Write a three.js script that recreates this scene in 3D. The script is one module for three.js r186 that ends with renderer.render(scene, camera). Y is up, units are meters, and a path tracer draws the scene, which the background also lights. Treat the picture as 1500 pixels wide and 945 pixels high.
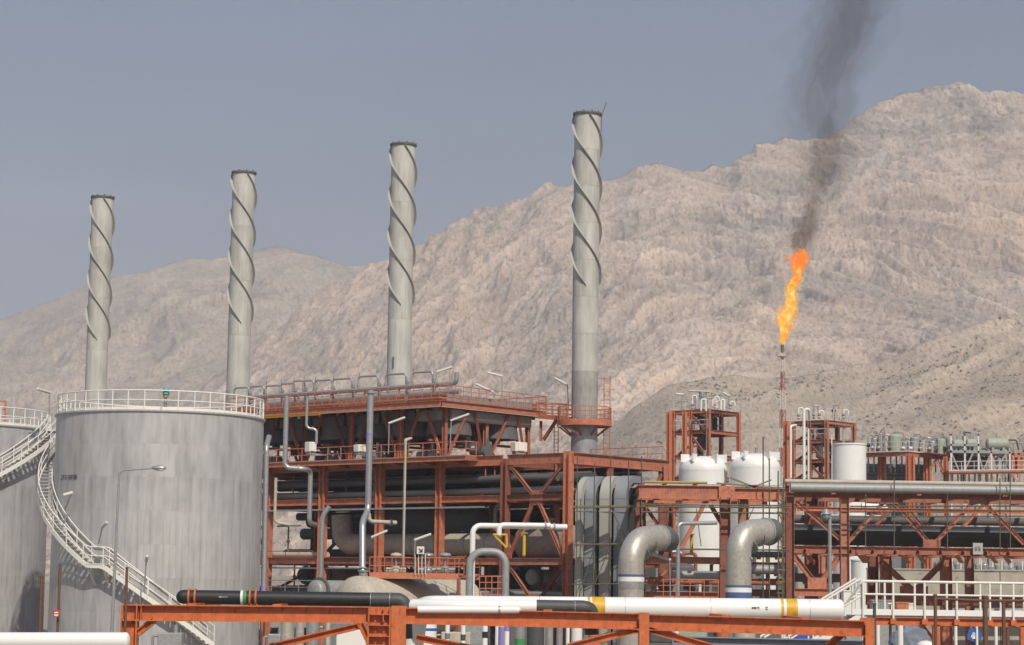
import * as THREE from 'three';
import { mergeGeometries } from 'three/addons/utils/BufferGeometryUtils.js';
import { RoundedBoxGeometry } from 'three/addons/geometries/RoundedBoxGeometry.js';

// ------------------------------------------------------------------ camera, sky, sun, exposure
const EYE = 5.5, FPX = 3200;                       // camera height in metres, focal length in photograph pixels
const scene = new THREE.Scene();
const camera = new THREE.PerspectiveCamera(2 * Math.atan(472.5 / FPX) * 180 / Math.PI, 1500 / 945, 0.5, 20000);
camera.position.set(0, EYE, 0);
camera.rotation.order = 'YXZ';
camera.rotation.set(Math.atan((862 - 472.5) / FPX), 0, 0.8 * Math.PI / 180);
camera.updateMatrixWorld(true);

const renderer = new THREE.WebGLRenderer({ antialias: true });
renderer.toneMapping = THREE.LinearToneMapping;
renderer.toneMappingExposure = 1.17;
renderer.shadowMap.enabled = true;

const SUN_AZ = 20 * Math.PI / 180, SUN_EL = 44 * Math.PI / 180;
const sunDir = new THREE.Vector3(Math.sin(SUN_AZ) * Math.cos(SUN_EL), Math.sin(SUN_EL), Math.cos(SUN_AZ) * Math.cos(SUN_EL));
const sun = new THREE.DirectionalLight(new THREE.Color().setRGB(1, 0.93, 0.82), 3.7);
sun.name = 'sun';
sun.position.set(0, 0, -160).addScaledVector(sunDir, 400);
sun.target.position.set(0, 0, -160);
sun.castShadow = true;
sun.shadow.radius = 1.6;
sun.shadow.mapSize.set(4096, 4096);
Object.assign(sun.shadow.camera, { left: -160, right: 160, top: 160, bottom: -160, near: 50, far: 900 });
scene.add(sun, sun.target);

// ------------------------------------------------------------------ numbers: random, noise
let seed = 12345;
const rnd = () => { seed = (seed * 1664525 + 1013904223) >>> 0; return seed / 4294967296; };
const rr = (a, b) => a + (b - a) * rnd();
const clamp = (x, a = 0, b = 1) => Math.min(b, Math.max(a, x));
const smooth = (a, b, x) => { const t = clamp((x - a) / (b - a)); return t * t * (3 - 2 * t); };
const lerp = (a, b, t) => a + (b - a) * t;
const perm = new Uint8Array(512);
{ const p = [...Array(256).keys()]; for (let i = 255; i > 0; i--) { const j = Math.floor(rnd() * (i + 1)); [p[i], p[j]] = [p[j], p[i]]; } for (let i = 0; i < 512; i++) perm[i] = p[i & 255]; }
const GX = [], GY = []; for (let i = 0; i < 16; i++) { GX.push(Math.cos(i * Math.PI / 8)); GY.push(Math.sin(i * Math.PI / 8)); }
function noise(x, y, per = 256) {
  const xi = Math.floor(x), yi = Math.floor(y), fx = x - xi, fy = y - yi;
  const X0 = ((xi % per) + per) % per & 255, X1 = (((xi + 1) % per) + per) % per & 255, Y0 = ((yi % per) + per) % per & 255, Y1 = (((yi + 1) % per) + per) % per & 255;
  const u = fx * fx * fx * (fx * (fx * 6 - 15) + 10), v = fy * fy * fy * (fy * (fy * 6 - 15) + 10);
  const g = (a, b, dx, dy) => { const k = perm[perm[a] + b] & 15; return GX[k] * dx + GY[k] * dy; };
  const a = g(X0, Y0, fx, fy), b = g(X1, Y0, fx - 1, fy), c = g(X0, Y1, fx, fy - 1), d = g(X1, Y1, fx - 1, fy - 1);
  return ((a + (b - a) * u) * (1 - v) + (c + (d - c) * u) * v) * 1.5;
}
function fbm(x, y, oct = 5, gain = 0.5, per = 256) { let s = 0, a = 1; for (let i = 0; i < oct; i++) { s += a * noise(x + i * 17.3 * (per === 256), y + i * 9.1 * (per === 256), per); x *= 2; y *= 2; a *= gain; if (per < 256) per = Math.min(256, per * 2); } return s; }
function ridged(x, y, oct = 5, gain = 0.5) { let s = 0, a = 1, w = 1; for (let i = 0; i < oct; i++) { let n = 1 - Math.abs(noise(x + i * 31.7, y + i * 11.9)); n *= n; s += a * n * w; w = clamp(n * 1.6); x *= 2.03; y *= 2.03; a *= gain; } return s; }

{ // dusty blue-grey sky: paler at the horizon, deeper overhead and away from the sun
  const w = 1024, h = 512, data = new Float32Array(w * h * 4), d = new THREE.Vector3();
  const ss = (a, b, x) => { const t = Math.min(1, Math.max(0, (x - a) / (b - a))); return t * t * (3 - 2 * t); };
  for (let j = 0; j < h; j++) for (let i = 0; i < w; i++) {
    const up = ((j + 0.5) / h - 0.5) * Math.PI, ph = ((i + 0.5) / w - 0.5) * 2 * Math.PI;
    d.set(Math.cos(ph) * Math.cos(up), Math.sin(up), Math.sin(ph) * Math.cos(up));
    const e = Math.max(0, d.y), k = 1 - Math.exp(-e * 4.2), c = d.dot(sunDir);
    const glow = 0.55 * Math.pow(Math.max(0, c), 6), side = 1 - 0.16 * ss(-0.3, 0.35, d.x) * ss(0.0, 0.25, e);
    const veil = 1 + 0.035 * fbm(ph * 6 + 3, up * 14, 4, 0.5);
    const hor = [0.365, 0.362, 0.385], zen = [0.098, 0.175, 0.32], dust = [0.30, 0.26, 0.21];
    for (let q = 0; q < 3; q++) {
      const wisp = 0.035 * Math.exp(-(((ph + 1.79) / 0.07) ** 2) - (((up - 0.172) / 0.008) ** 2)) + 0.02 * Math.exp(-(((ph + 1.84) / 0.1) ** 2) - (((up - 0.15) / 0.012) ** 2));
      let v = (hor[q] * (1 - k) + zen[q] * k) * side * veil + wisp + glow * [1, 0.92, 0.8][q];
      if (d.y < 0) v = hor[q] * (1 - ss(0, -0.08, -d.y * -1) ) * 0 + hor[q] + (dust[q] - hor[q]) * ss(0, 0.15, -d.y);
      data[(j * w + i) * 4 + q] = v;
    }
    data[(j * w + i) * 4 + 3] = 1;
  }
  const t = new THREE.DataTexture(data, w, h, THREE.RGBAFormat, THREE.FloatType);
  t.mapping = THREE.EquirectangularReflectionMapping; t.magFilter = THREE.LinearFilter; t.needsUpdate = true;
  scene.background = t; scene.environment = t;
}
scene.fog = new THREE.FogExp2(new THREE.Color().setRGB(0.87, 0.90, 0.95), 0.00022);

// ------------------------------------------------------------------ picture point to place
const W = (x, y, d) => {                            // the point that stands at photograph pixel (x, y), d metres in front of the camera
  const v = new THREE.Vector3((x - 750) / FPX, (472.5 - y) / FPX, -1).applyQuaternion(camera.quaternion);
  return v.multiplyScalar(d / -v.z).add(camera.position);
};
const V3 = (x, y, z) => new THREE.Vector3(x, y, z);
// plan grid of the process units: s runs left and away, t runs right and away, h is height above the eye
const C0 = W(832, 760, 165), dS = V3(-0.755, 0, -0.655), dT = V3(0.655, 0, -0.755);
const S = (s, t, h) => V3(C0.x + s * dS.x + t * dT.x, EYE + h, C0.z + s * dS.z + t * dT.z);

// ------------------------------------------------------------------ textures and materials
function grey(n, f) {                               // n x n grey map from f(u, v) in 0..1, tiling
  const d = new Uint8Array(n * n * 4);
  for (let j = 0; j < n; j++) for (let i = 0; i < n; i++) { const c = f(i / n, j / n), o = (j * n + i) * 4; const rgb = Array.isArray(c) ? c : [c, c, c]; for (let k = 0; k < 3; k++) d[o + k] = clamp(rgb[k]) * 255; d[o + 3] = 255; }
  const t = new THREE.DataTexture(d, n, n, THREE.RGBAFormat); t.wrapS = t.wrapT = THREE.RepeatWrapping; t.magFilter = THREE.LinearFilter; t.minFilter = THREE.LinearMipmapLinearFilter; t.generateMipmaps = true; t.needsUpdate = true;
  return t;
}
const rep = (t, sx, sy = sx, srgb = false) => { const c = t.clone(); c.repeat.set(sx, sy); c.needsUpdate = true; if (srgb) c.colorSpace = THREE.SRGBColorSpace; return c; };
const T = {
  wear: grey(512, (u, v) => { const a = fbm(u * 8, v * 8, 5, 0.55, 8), b = fbm(u * 32, v * 4, 3, 0.5, 4); const chip = smooth(0.55, 0.8, fbm(u * 16 + 40, v * 16, 4, 0.6, 16)); return 0.86 + 0.10 * a + 0.06 * b - 0.22 * chip; }),
  streak: grey(512, (u, v) => 0.84 + 0.09 * fbm(u * 32, v * 2, 5, 0.6, 2) + 0.16 * fbm(u * 8, v * 4, 4, 0.5, 4) - 0.14 * smooth(0.2, 0.9, fbm(u * 16 + 3, v * 1 + 7, 3, 0.5, 1))),
  plate: grey(1024, (u, v) => { const b = fbm(u * 8, v * 4, 5, 0.55, 4), sm = fbm(u * 32, v * 4 + 5, 5, 0.6, 4), q = smooth(-0.25, 0.95, fbm(u * 16 + 7, v * 4 + 3, 4, 0.55, 4)), run = smooth(0.35, 0.8, fbm(u * 64 + 1, v * 2 + 9, 4, 0.55, 2)); const l = 0.86 + 0.10 * b + 0.09 * sm - 0.17 * q - 0.10 * run; return [l + 0.015 * run, l, l - 0.03 * run]; }),
  rust: grey(512, (u, v) => { const a = fbm(u * 8, v * 8, 5, 0.6, 8), d = smooth(0.1, 0.8, fbm(u * 8 + 20, v * 8 + 4, 5, 0.6, 8)), r = smooth(0.3, 0.75, fbm(u * 32 + 9, v * 8 + 2, 4, 0.6, 8)); const l = 0.83 + 0.13 * a; return [l + 0.07 * d - 0.22 * r, l * 0.93 + 0.09 * d - 0.26 * r, l * 0.9 + 0.12 * d - 0.25 * r]; }),
  crags: grey(1024, (u, v) => { const a = fbm(u * 32, v * 32, 5, 0.68, 32), b = fbm(u * 64 + 11, v * 32 + 5, 4, 0.65, 32), c = Math.abs(noise(u * 32 + 3, v * 64 + 9, 32)); return 0.88 + 0.11 * a - 0.33 * smooth(0.22, 0.66, b) - 0.14 * smooth(0.12, 0.0, c); }),
  soft: grey(256, (u, v) => 0.965 + 0.03 * fbm(u * 4, v * 4, 5, 0.55, 4) - 0.05 * smooth(0.5, 0.9, fbm(u * 16 + 9, v * 2, 4, 0.5, 2))),
  bump: grey(512, (u, v) => 0.5 + 0.35 * fbm(u * 16, v * 16, 5, 0.55, 16)),
  rock: grey(1024, (u, v) => { const x = u * 16, y = v * 16; return 0.35 + 0.3 * (1 - Math.abs(noise(x, y, 16))) + 0.25 * fbm(x * 2, y * 2, 4, 0.6, 32) - 0.15 * Math.abs(noise(x * 4, y * 4, 64)); }),
};
const lin = (r, g, b) => new THREE.Color().setRGB(r, g, b);
function paint(name, c, rough = 0.55, { metal = 0, map = T.wear, sx = 0.35, sy = sx, bump = 0, coat = 0 } = {}) {
  const m = new THREE.MeshPhysicalMaterial({ color: lin(...c), roughness: rough, metalness: metal });
  m.name = name; if (map) m.map = rep(map, sx, sy); if (bump) { m.bumpMap = rep(T.bump, sx * 2); m.bumpScale = bump; } if (coat) { m.clearcoat = coat; m.clearcoatRoughness = 0.3; }
  m.userData.uv = !!map; return m;
}
const M = {
  red: paint('red oxide steel paint', [0.50, 0.19, 0.112], 0.6, { map: T.rust, sx: 0.22 }),
  redB: paint('weathered red oxide paint', [0.38, 0.145, 0.09], 0.68, { map: T.rust, sx: 0.17 }),
  redC: paint('bright red oxide paint', [0.58, 0.215, 0.115], 0.55, { map: T.rust, sx: 0.3 }),
  orange: paint('orange steel paint', [0.60, 0.168, 0.055], 0.5, { map: T.rust, sx: 0.45 }),
  redD: paint('dusty faded red paint', [0.44, 0.2, 0.135], 0.7, { map: T.rust, sx: 0.2 }),
  redE: paint('dark rusty red paint', [0.27, 0.1, 0.065], 0.75, { map: T.rust, sx: 0.25 }),
  brown: paint('rusty brown steel', [0.16, 0.08, 0.045], 0.8, { sx: 1.2 }),
  galv: paint('galvanised steel', [0.50, 0.49, 0.48], 0.45, { metal: 0.25 }),
  lampGrey: paint('lamp tube enamel', [0.6, 0.58, 0.54], 0.5, { map: null }),
  tank: paint('weathered zinc plate', [0.46, 0.445, 0.43], 0.48, { metal: 0.15, map: T.streak, sx: 0.16, sy: 0.12 }),
  stack: paint('grey stack paint', [0.53, 0.51, 0.465], 0.6, { map: T.streak, sx: 0.2, sy: 0.08 }),
  strake: paint('dull fin paint', [0.36, 0.35, 0.32], 0.65, { map: null }),
  stackDirty: paint('sooty stack paint', [0.37, 0.36, 0.33], 0.6, { map: T.streak, sx: 0.5, sy: 0.2 }),
  stackLow: paint('bare stack steel', [0.42, 0.43, 0.45], 0.4, { metal: 0.4, map: T.streak, sx: 0.5, sy: 0.2 }),
  stackRim: paint('dark rim steel', [0.12, 0.12, 0.11], 0.7),
  white: paint('white paint', [0.80, 0.78, 0.75], 0.42, { map: T.soft, sx: 0.3 }),
  cream: paint('cream white rail paint', [0.74, 0.71, 0.65], 0.5, { map: null }),
  pipe: paint('grey pipe jacket', [0.47, 0.46, 0.455], 0.38, { metal: 0.55, sx: 0.6 }),
  pipeDull: paint('dull grey pipe', [0.36, 0.355, 0.345], 0.55, { metal: 0.2, sx: 0.5 }),
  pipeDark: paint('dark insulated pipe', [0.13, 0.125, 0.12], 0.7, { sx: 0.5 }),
  steel: paint('stainless jacket', [0.54, 0.495, 0.43], 0.42, { metal: 0.4, sx: 0.5 }),
  beige: paint('beige insulation', [0.52, 0.46, 0.37], 0.65, { sx: 0.35 }),
  black: paint('black bitumen coating', [0.022, 0.022, 0.022], 0.5, { sx: 0.8 }),
  charcoal: paint('charcoal pipe wrap', [0.07, 0.072, 0.072], 0.55, { sx: 0.8 }),
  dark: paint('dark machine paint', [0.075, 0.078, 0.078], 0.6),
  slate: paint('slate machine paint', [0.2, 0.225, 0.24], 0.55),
  yellow: paint('yellow band paint', [0.72, 0.42, 0.03], 0.5, { map: T.wear, sx: 0.8 }),
  yellowDirty: paint('worn yellow paint', [0.45, 0.33, 0.09], 0.7, { sx: 1 }),
  blue: paint('blue band paint', [0.09, 0.14, 0.3], 0.5),
  blueSign: paint('blue sign', [0.02, 0.10, 0.42], 0.45, { map: null }),
  purple: paint('violet band paint', [0.26, 0.21, 0.46], 0.5, { map: null }),
  green: paint('green band paint', [0.05, 0.26, 0.08], 0.5, { map: null }),
  teal: paint('teal lamp housing', [0.10, 0.30, 0.36], 0.5, { map: null }),
  greenGrey: paint('sage green vessel paint', [0.38, 0.41, 0.33], 0.6),
  signRed: paint('red sign', [0.55, 0.04, 0.03], 0.5, { map: null }),
  concrete: paint('sandy concrete', [0.46, 0.41, 0.335], 0.9, { map: T.wear, sx: 0.09, bump: 0.006 }),
  scaff: paint('weathered scaffold tube', [0.11, 0.09, 0.055], 0.7, { map: null }),
  plank: paint('old scaffold plank', [0.24, 0.21, 0.12], 0.85, { sx: 0.8 }),
  duct: paint('grey duct cladding', [0.42, 0.405, 0.36], 0.6, { metal: 0.1, map: T.soft, sx: 0.2 }),
  ductBlue: paint('bluish duct cladding', [0.29, 0.305, 0.325], 0.5, { metal: 0.2, map: T.soft, sx: 0.2 }),
  blueGrey: paint('blue grey paint', [0.24, 0.25, 0.31], 0.6),
  plastic: paint('clear wrap', [0.32, 0.36, 0.44], 0.25, { sx: 2, bump: 0.03 }),
};

// ------------------------------------------------------------------ geometry helpers (all in world metres)
const UP = V3(0, 1, 0);
function frame(a, b, up = UP) {
  const z = b.clone().sub(a), L = z.length(); z.normalize();
  let y = up.clone().addScaledVector(z, -up.dot(z)); if (y.lengthSq() < 1e-6) y = V3(1, 0, 0).addScaledVector(z, -z.x); y.normalize();
  const x = y.clone().cross(z);
  return { m: new THREE.Matrix4().makeBasis(x, y, z).setPosition(a.clone().lerp(b, 0.5)), L };
}
function bar(a, b, w, h, up = UP) { const f = frame(a, b, up); return new THREE.BoxGeometry(w, h, f.L).applyMatrix4(f.m); }
function ibeam(a, b, h, w, up = UP, tf = 0.03) {
  tf = Math.max(tf, h * 0.06); const f = frame(a, b, up);
  const g = mergeGeometries([
    new THREE.BoxGeometry(w, tf, f.L).translate(0, h / 2 - tf / 2, 0), new THREE.BoxGeometry(w, tf, f.L).translate(0, -h / 2 + tf / 2, 0),
    new THREE.BoxGeometry(tf * 0.8, h - 2 * tf, f.L).translate(0, 0, 0)]);
  return g.applyMatrix4(f.m);
}
function box(c, w, h, d, turn = 0) { return new THREE.BoxGeometry(w, h, d).rotateY(turn).translate(c.x, c.y, c.z); }
function rbox(c, w, h, d, r = 0.05, turn = 0) { const g = new RoundedBoxGeometry(w, h, d, 2, r).rotateY(turn).translate(c.x, c.y, c.z); return g.index ? g : indexed(g); }
function indexed(g) { g = g.clone(); const n = g.attributes.position.count; g.setIndex([...Array(n).keys()]); return g; }
function cyl(a, b, r, seg = 12, r2 = r) { const f = frame(a, b); return new THREE.CylinderGeometry(r2, r, f.L, seg).rotateX(Math.PI / 2).applyMatrix4(f.m); }
function ball(c, r, seg = 12) { return new THREE.SphereGeometry(r, seg, Math.ceil(seg * 0.7)).translate(c.x, c.y, c.z); }
function pipe(pts, r, bend = r * 2.2, seg = 12) {   // a round pipe along a polyline with rounded corners
  const P = [], n = pts.length;
  P.push(pts[0].clone());
  for (let i = 1; i < n - 1; i++) {
    const a = pts[i].clone().sub(pts[i - 1]), b = pts[i + 1].clone().sub(pts[i]);
    const k = Math.min(bend, a.length() * 0.49, b.length() * 0.49); a.normalize(); b.normalize();
    const p0 = pts[i].clone().addScaledVector(a, -k), p2 = pts[i].clone().addScaledVector(b, k), q = bend > 1.2 ? 14 : 7;
    for (let j = 0; j <= q; j++) { const t = j / q, w = 0.72; const u0 = (1 - t) * (1 - t), u1 = 2 * t * (1 - t) * w, u2 = t * t, s = u0 + u1 + u2; P.push(V3(0, 0, 0).addScaledVector(p0, u0 / s).addScaledVector(pts[i], u1 / s).addScaledVector(p2, u2 / s)); }
  }
  P.push(pts[n - 1].clone());
  return sweep(P, (j) => r, seg);
}
function sweep(P, rad, seg, caps = true, bumpy) {
  const pos = [], nor = [], uv = [], idx = [], N = P.length; let x, y, len = 0;
  for (let i = 0; i < N; i++) {
    const t = P[Math.min(N - 1, i + 1)].clone().sub(P[Math.max(0, i - 1)]).normalize();
    if (!x) { x = Math.abs(t.y) > 0.9 ? V3(1, 0, 0) : V3(0, 1, 0); }
    x = x.clone().addScaledVector(t, -x.dot(t)).normalize(); y = t.clone().cross(x);
    if (i) len += P[i].distanceTo(P[i - 1]);
    const r = rad(i, i / (N - 1));
    for (let k = 0; k <= seg; k++) {
      const a = k / seg * Math.PI * 2, d = x.clone().multiplyScalar(Math.cos(a)).addScaledVector(y, Math.sin(a)), q = r * (bumpy ? bumpy(i / (N - 1), k === seg ? 0 : a, P[i], d) : 1);
      pos.push(P[i].x + d.x * q, P[i].y + d.y * q, P[i].z + d.z * q); nor.push(d.x, d.y, d.z); uv.push(a * r, len);
    }
  }
  for (let i = 0; i < N - 1; i++) for (let k = 0; k < seg; k++) { const a = i * (seg + 1) + k, b = a + 1, c = a + seg + 1, d = c + 1; idx.push(a, b, c, b, d, c); }
  if (caps) for (const [i, s] of [[0, -1], [N - 1, 1]]) {
    const t = P[Math.min(N - 1, i + 1)].clone().sub(P[Math.max(0, i - 1)]).normalize().multiplyScalar(s), o = pos.length / 3;
    pos.push(P[i].x, P[i].y, P[i].z); nor.push(t.x, t.y, t.z); uv.push(0, 0);
    for (let k = 0; k <= seg; k++) { const j = (i * (seg + 1) + k) * 3; pos.push(pos[j], pos[j + 1], pos[j + 2]); nor.push(t.x, t.y, t.z); uv.push(0, 0); }
    for (let k = 0; k < seg; k++) s > 0 ? idx.push(o, o + 1 + k, o + 2 + k) : idx.push(o, o + 2 + k, o + 1 + k);
  }
  const g = new THREE.BufferGeometry();
  g.setAttribute('position', new THREE.Float32BufferAttribute(pos, 3)); g.setAttribute('normal', new THREE.Float32BufferAttribute(nor, 3)); g.setAttribute('uv', new THREE.Float32BufferAttribute(uv, 2)); g.setIndex(idx);
  if (bumpy) g.computeVertexNormals();
  return g;
}
function vessel(a, b, r, head = r * 0.5, seg = 32) { // a shell from a to b with dished heads beyond both ends
  const f = frame(a, b), p = [];
  for (let i = 0; i <= 8; i++) { const t = i / 8 * Math.PI / 2; p.push(new THREE.Vector2(Math.max(0.001, Math.sin(t) * r), -f.L / 2 - Math.cos(t) * head)); }
  for (let i = 0; i <= 8; i++) { const t = i / 8 * Math.PI / 2; p.push(new THREE.Vector2(Math.max(0.001, Math.cos(t) * r), f.L / 2 + Math.sin(t) * head)); }
  return new THREE.LatheGeometry(p, seg).rotateX(Math.PI / 2).applyMatrix4(f.m);
}
function metric(g) {                                // texture coordinates in metres on each face's own plane
  const p = g.attributes.position, n = g.attributes.normal, uv = new Float32Array(p.count * 2);
  for (let i = 0; i < p.count; i++) {
    const ax = Math.abs(n.getX(i)), ay = Math.abs(n.getY(i)), az = Math.abs(n.getZ(i));
    if (ay > ax && ay > az) { uv[i * 2] = p.getX(i); uv[i * 2 + 1] = p.getZ(i); } else { uv[i * 2] = ax > az ? p.getZ(i) : p.getX(i); uv[i * 2 + 1] = p.getY(i); }
  }
  g.setAttribute('uv', new THREE.BufferAttribute(uv, 2)); return g;
}
const used = new Map(), homes = new WeakMap();
const numbered = (n) => { const k = used.get(n) ?? 0; used.set(n, k + 1); return k ? `${n}_${String(k).padStart(3, '0')}` : n; };
function thing(name, label, category, base, group) {
  const o = new THREE.Group(); o.name = numbered(name); o.position.copy(base); scene.add(o); homes.set(o, base.clone());
  o.userData = { label, category }; if (group) o.userData.group = group; return o;
}
function part(root, name, geos, mat, { keepUV = false, label, kind } = {}) {
  const list = Array.isArray(geos) ? geos : [geos], g = list.length > 1 ? mergeGeometries(list) : list[0].clone();
  if (!keepUV) metric(g);
  const b = homes.get(root); g.translate(-b.x, -b.y, -b.z);
  const m = new THREE.Mesh(g, mat); m.name = name; m.castShadow = m.receiveShadow = true; root.add(m); homes.set(m, b);
  if (label) m.userData.label = label; if (kind) m.userData.kind = kind; return m;
}
function parts(root, name, list, mat) { for (const g of list) part(root, name, g, mat); }
function shared(root, name, g, mat, at, turn = 0) { const b = homes.get(root), m = new THREE.Mesh(g, mat); m.name = name; m.position.copy(at).sub(b); m.rotation.y = turn; m.castShadow = m.receiveShadow = true; root.add(m); homes.set(m, b); return m; }
function copyOf(o, at, turn, label) { const c = o.clone(); c.userData = { ...o.userData, label }; c.name = numbered(o.name.replace(/_\d\d\d$/, '')); c.position.copy(at); if (turn !== undefined) c.rotation.y = turn; scene.add(c); homes.set(c, at.clone()); return c; }
const postGeo = new Map();
function railing(root, pts, { h = 1.1, gap = 1.5, mat = M.cream, r = 0.03, toe = 0.12, mids = 1, ends = true } = {}) {
  const g = new THREE.Group(); g.name = 'railing'; root.add(g); homes.set(g, homes.get(root));
  const key = h + '/' + r; if (!postGeo.has(key)) postGeo.set(key, new THREE.CylinderGeometry(r, r, h, 6).translate(0, h / 2, 0));
  const up = (k) => pts.map((p) => p.clone().add(V3(0, k, 0)));
  part(g, 'handrail', pipe(up(h), r, 0.1, 6), mat);
  for (let k = 1; k <= mids; k++) part(g, 'mid_rail', pipe(up(h * k / (mids + 1)), r * 0.8, 0.1, 6), mat);
  if (toe) part(g, 'toe_board', pts.slice(1).map((p, i) => bar(pts[i].clone().add(V3(0, toe / 2, 0)), p.clone().add(V3(0, toe / 2, 0)), 0.015, toe)), mat);
  for (let i = 1; i < pts.length; i++) {
    const a = pts[i - 1], b = pts[i], n = Math.max(1, Math.round(a.distanceTo(b) / gap));
    for (let k = (i === 1 && ends ? 0 : 1); k <= n - (i === pts.length - 1 && !ends ? 1 : 0); k++) shared(g, 'rail_post', postGeo.get(key), mat, a.clone().lerp(b, k / n));
  }
  return g;
}
const nth = ['first', 'second', 'third', 'fourth', 'fifth', 'sixth', 'seventh', 'eighth', 'ninth', 'tenth', 'eleventh', 'twelfth', 'thirteenth', 'fourteenth', 'fifteenth'];

// ------------------------------------------------------------------ terrain
function structure(name, g, m) { const o = new THREE.Mesh(g, m); o.name = name; o.userData.kind = 'structure'; o.castShadow = o.receiveShadow = true; scene.add(o); return o; }
const table = (pts) => (x) => { if (x <= pts[0][0]) return pts[0][1]; for (let i = 1; i < pts.length; i++) if (x <= pts[i][0]) { const [a, b] = [pts[i - 1], pts[i]]; return lerp(a[1], b[1], (x - a[0]) / (b[0] - a[0])); } return pts[pts.length - 1][1]; };
const horizon = (x) => 862 + (x - 750) * Math.tan(0.8 * Math.PI / 180);
function terrain(us, vs, place, mat, name) {        // us: columns (direction from the viewer), vs: rows from foot to far side
  const nu = us.length, nv = vs.length, pos = new Float32Array(nu * nv * 3), col = new Float32Array(nu * nv * 3), uv = new Float32Array(nu * nv * 2), idx = new Uint32Array((nu - 1) * (nv - 1) * 6);
  let o = 0;
  for (let j = 0; j < nv; j++) for (let i = 0; i < nu; i++, o++) {
    const p = place(us[i], vs[j]); pos.set([p.x, p.y, p.z], o * 3); uv.set([p.x / 55, (p.y * 1.3 - p.z * 0.6) / 55], o * 2); col.set(p.c, o * 3);
  }
  o = 0;
  for (let j = 0; j < nv - 1; j++) for (let i = 0; i < nu - 1; i++) { const a = j * nu + i; idx.set([a, a + 1, a + nu, a + 1, a + nu + 1, a + nu], o); o += 6; }
  const g = new THREE.BufferGeometry();
  g.setAttribute('position', new THREE.BufferAttribute(pos, 3)); g.setAttribute('uv', new THREE.BufferAttribute(uv, 2)); g.setAttribute('color', new THREE.BufferAttribute(col, 3)); g.setIndex(new THREE.BufferAttribute(idx, 1)); g.computeVertexNormals();
  return structure(name, g, mat);
}
const cols = (a, b, n, m = 50, far = 0.55) => { const r = []; for (let i = 0; i < m; i++) r.push(lerp(-far, a, i / m)); for (let i = 0; i <= n; i++) r.push(lerp(a, b, i / n)); for (let i = 1; i <= m; i++) r.push(lerp(b, far, i / m)); return r; };
const rockMat = new THREE.MeshStandardMaterial({ color: 0xffffff, vertexColors: true, roughness: 0.95, map: rep(T.crags, 0.3, 0.16), bumpMap: T.rock, bumpScale: 1.0 }); rockMat.name = 'pale limestone';
const gravelMat = new THREE.MeshStandardMaterial({ color: 0xffffff, vertexColors: true, roughness: 0.95, map: rep(T.crags, 0.55, 0.16), bumpMap: T.rock, bumpScale: 0.6 }); gravelMat.name = 'gravel slope';

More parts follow.
